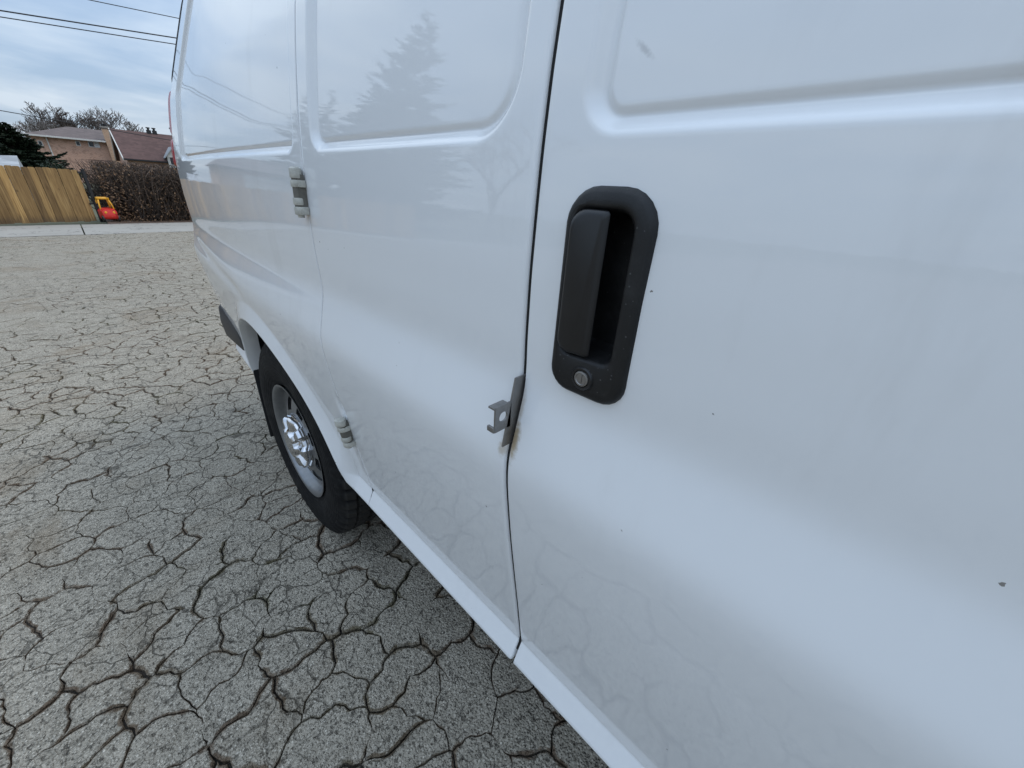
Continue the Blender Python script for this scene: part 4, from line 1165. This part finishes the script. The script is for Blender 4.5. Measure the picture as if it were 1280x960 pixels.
# ------------------------------------------------------------------ trees
BARK = plain('grey_brown_bark', (0.085, 0.065, 0.055), 0.9, scale=12, var=0.4); BARK2 = plain('pale_bark', (0.17, 0.145, 0.13), 0.9, scale=12, var=0.4)
NEED = foliage_material('spruce_needles', (0.008, 0.016, 0.008), (0.030, 0.046, 0.022))
NEED2 = foliage_material('pine_needles', (0.018, 0.030, 0.014), (0.05, 0.075, 0.035))
def conifer(label, loc, h, r, mat, seed, dens=1.0, group=None, name='conifer_tree'):
    rnd = random.Random(seed)
    T = thing(name, label, 'tree', loc, 0, group)
    t = MB(); t.tube([(0, 0, -.05), (0, 0, h*.5), (0, 0, h*.97)], [h*.016+.03, h*.010+.015, .008], 8); 
    fo = MB(); nb = int(26+h*9*dens)
    for i in range(nb):
        f = (i/nb)**.9; z = h*(.07+.92*f); L = r*(1-f)**.8*rnd.uniform(.6, 1.12)+.05*h*.25; a = rnd.random()*6.283
        dr = np.array([math.cos(a), math.sin(a), 0]); droop = rnd.uniform(-.28, .08); up = rnd.uniform(.05, .25)
        pts = [np.array([0, 0, z])+dr*L*u+np.array([0, 0, L*(droop*u+up*u*u)]) for u in (0, .35, .7, 1)]
        t.tube(pts, [.006*h*.3+.008, .012, .008, .004], 3, cap=False)
        ns = int((5+L*9)*dens*1.6)
        for k in range(ns):
            u = .15+.88*rnd.random(); c = np.array([0, 0, z])+dr*L*u+np.array([0, 0, L*(droop*u+up*u*u)])
            side = np.array([-dr[1], dr[0], 0])*rnd.choice((-1, 1)); w = L*.30*(1.1-u)+.03*h*.12
            d = _n(dr*.7+side*rnd.uniform(.2, 1.1)+np.array([0, 0, rnd.uniform(-.35, .35)])); ln = w*rnd.uniform(.7, 1.3)+.05
            up_ = _n(np.cross(d, np.array([rnd.gauss(0, 1), rnd.gauss(0, 1), rnd.gauss(0, 1)]))); wd = ln*.17
            fo.add([c-up_*wd*.4, c+d*ln*.5-up_*wd, c+d*ln, c+d*ln*.5+up_*wd], [(0, 1, 2, 3)])
    t.build('trunk', BARK, T); fo.build('crown', mat, T)
    return T
def bare_tree(label, loc, h, spread, seed, mat=BARK, depth=6, group=None, name='bare_tree', thick=0.022):
    rnd = random.Random(seed); T = thing(name, label, 'tree', loc, 0, group); tr, cr_ = MB(), MB()
    def grow(p, d, L, r, lev):
        q = p; pts = [p]; dd = d
        for k in range(3):
            dd = _n(dd+np.array([rnd.gauss(0, .10), rnd.gauss(0, .10), rnd.gauss(.03, .06)])); q = q+dd*L/3; pts.append(q)
        tgt = tr if lev == 0 else cr_
        rm = h*.0028; tgt.tube(pts, [max(rm, r*f_) for f_ in (1, .9, .8, .68)], 6 if lev < 2 else 3, cap=False)
        if lev >= depth: return
        nb = 3 if lev > 0 else 4
        for k in range(nb):
            a = rnd.random()*6.283; s = np.array([math.cos(a), math.sin(a), 0]); tilt = rnd.uniform(.35, .95)*spread
            nd = _n(dd+s*tilt+np.array([0, 0, .12])); st = pts[3] if k < 2 else pts[2]
            grow(st, nd, L*rnd.uniform(.62, .84), r*.62*rnd.uniform(.8, 1.05), lev+1)
    grow(np.array([0, 0, -.05]), np.array([0, 0, 1.0]), h*.30, h*thick, 0)
    tr.build('trunk', mat, T); cr_.build('crown', mat, T); return T
p = H(5, 152, 27); ph = p[2]
conifer('dark green spruce tree rising behind the wooden fence', (p[0]-.05, 27, 0), ph, 2.1, NEED, 11, 9.0, name='spruce_tree')
p = H(63, 198, 22)
sh_ = thing('evergreen_shrub', 'low rounded dark evergreen shrub peeping over the wooden fence', 'shrub', (p[0], 22, 0))
fo = MB(); hs = p[2]
for i in range(2600):
    u = rng.normal(size=3); u = _n(u)*random.random()**.33; c = np.array([u[0]*.42, u[1]*.42, hs*.5+u[2]*hs*.5]); d = _n(rng.normal(size=3)); w = _n(np.cross(d, rng.normal(size=3))); s = random.uniform(.02, .05)
    fo.add([c-d*s, c+w*s*.5, c+d*s, c-w*s*.5], [(0, 1, 2, 3)])
fo.build('leaves', NEED, sh_); m = MB(); m.tube([(0, 0, -.06), (0, 0, hs*.6)], [.04, .02], 6); m.build('stem', BARK, sh_)
for i, (px, py, Y, sd_, mt, lb) in enumerate(((44, 147, 85, 3, BARK, 'leafless tree spreading above the left end of the hipped roof'), (68, 141, 88, 5, BARK, 'tallest leafless tree behind the hipped roof of the brick house'),
                                        (92, 146, 92, 8, BARK, 'leafless tree rising just above the hipped roof ridge'), (148, 147, 100, 13, BARK2, 'pale distant leafless tree behind the chimney of the brick house'), (22, 150, 80, 21, BARK2, 'pale leafless tree behind the dark spruce'))):
    p = H(px, py, Y); bare_tree(lb, (p[0], Y, 0), p[2]*1.22, 1.15, sd_, mt, 6, 'bare trees beyond the houses')
# trees across the lot, mirrored in the doors
conifer('tall broad spruce mirrored in the pressed panel of the van door', (-12, 21.5, 0), 13.5, 4.8, NEED2, 31, 1.7, name='spruce_tree')
for i, (x, y, h, r, lb) in enumerate(((-12.5, 27, 9.5, 3.2, 'shorter spruce next to the tall one, mirrored in the van'), (-12, 31.5, 10.5, 3.0, 'slender spruce mirrored near the van hinge'), (-12.5, 36.5, 11.5, 3.4, 'farthest spruce of the mirrored row'), (-13, 24.2, 8.5, 3.0, 'low spruce filling the gap in the mirrored row'))):
    conifer(lb, (x, y, 0), h, r, NEED2, 40+i, 1.0, name='spruce_tree')
bare_tree('wide leafless tree mirrored beside the spruce', (-13.5, 15.2, 0), 7.6, 1.3, 61, BARK, 5)

# ------------------------------------------------------------------ wires and poles
WIREM = plain('black_cable', (0.012, 0.012, 0.014), 0.6); POLEM = plain('pole_wood', (0.11, 0.08, 0.06), 0.9, scale=8, var=.4)
def pole(x, y, h, label):
    T = thing('utility_pole', label, 'utility pole', (x, y, 0)); m = MB(); m.tube([(0, 0, -.06), (0, 0, h)], [.16, .11], 12); m.build('post', POLEM, T)
    m = MB(); m.box((-1.1, -.06, h-.75), (1.1, .06, h-.62), .01); m.build('crossarm', POLEM, T)
    for k in (-.95, -.4, .4, .95):
        m = MB(); m.lathe([(h-.62, .02), (h-.60, .05), (h-.54, .03), (h-.50, .05), (h-.46, .0)], 10, axis='z'); m.move((k, 0, 0)); m.build('insulator', TRIM, T)
def wire(p0, p1, sag, r, label):
    pts = []
    c = (np.array(p0)+np.array(p1))/2; c[2] = 0
    for k in range(41):
        t = k/40; q = np.array(p0)*(1-t)+np.array(p1)*t; q[2] -= sag*4*t*(1-t); pts.append(q)
    o = MB(); o.tube([q-c for q in pts], r, 5); ob = o.build('power_line', WIREM); ob.location = c
    tag(ob, label, 'cable', 'overhead cables')
def span(pa, pb, Y, sag, r, label, xl=-12.0, xr=22.0):
    a, b = at_y(*pa, Y), at_y(*pb, Y)
    def z(x): return a[2]+(b[2]-a[2])*(x-a[0])/(b[0]-a[0])
    wire((xl, Y, z(xl)), (xr, Y, z(xr)), sag, r, label)
span((0, 11), (216, 45), 30, .06, .026, 'thick upper cable of the close pair crossing the sky')
span((0, 19), (216, 53), 30, .06, .020, 'thinner lower cable of the close pair crossing the sky')
span((122, 0), (218, 20), 30, .06, .017, 'single high cable near the van roof edge')
span((0, 137), (120, 158), 40, .05, .022, 'thin low cable crossing in front of the leafless trees')
pole(-12, 30, 6.9, 'wooden utility pole with crossarm left of the wooden fence'); pole(22, 30, 10.0, 'wooden utility pole with crossarm hidden behind the van')
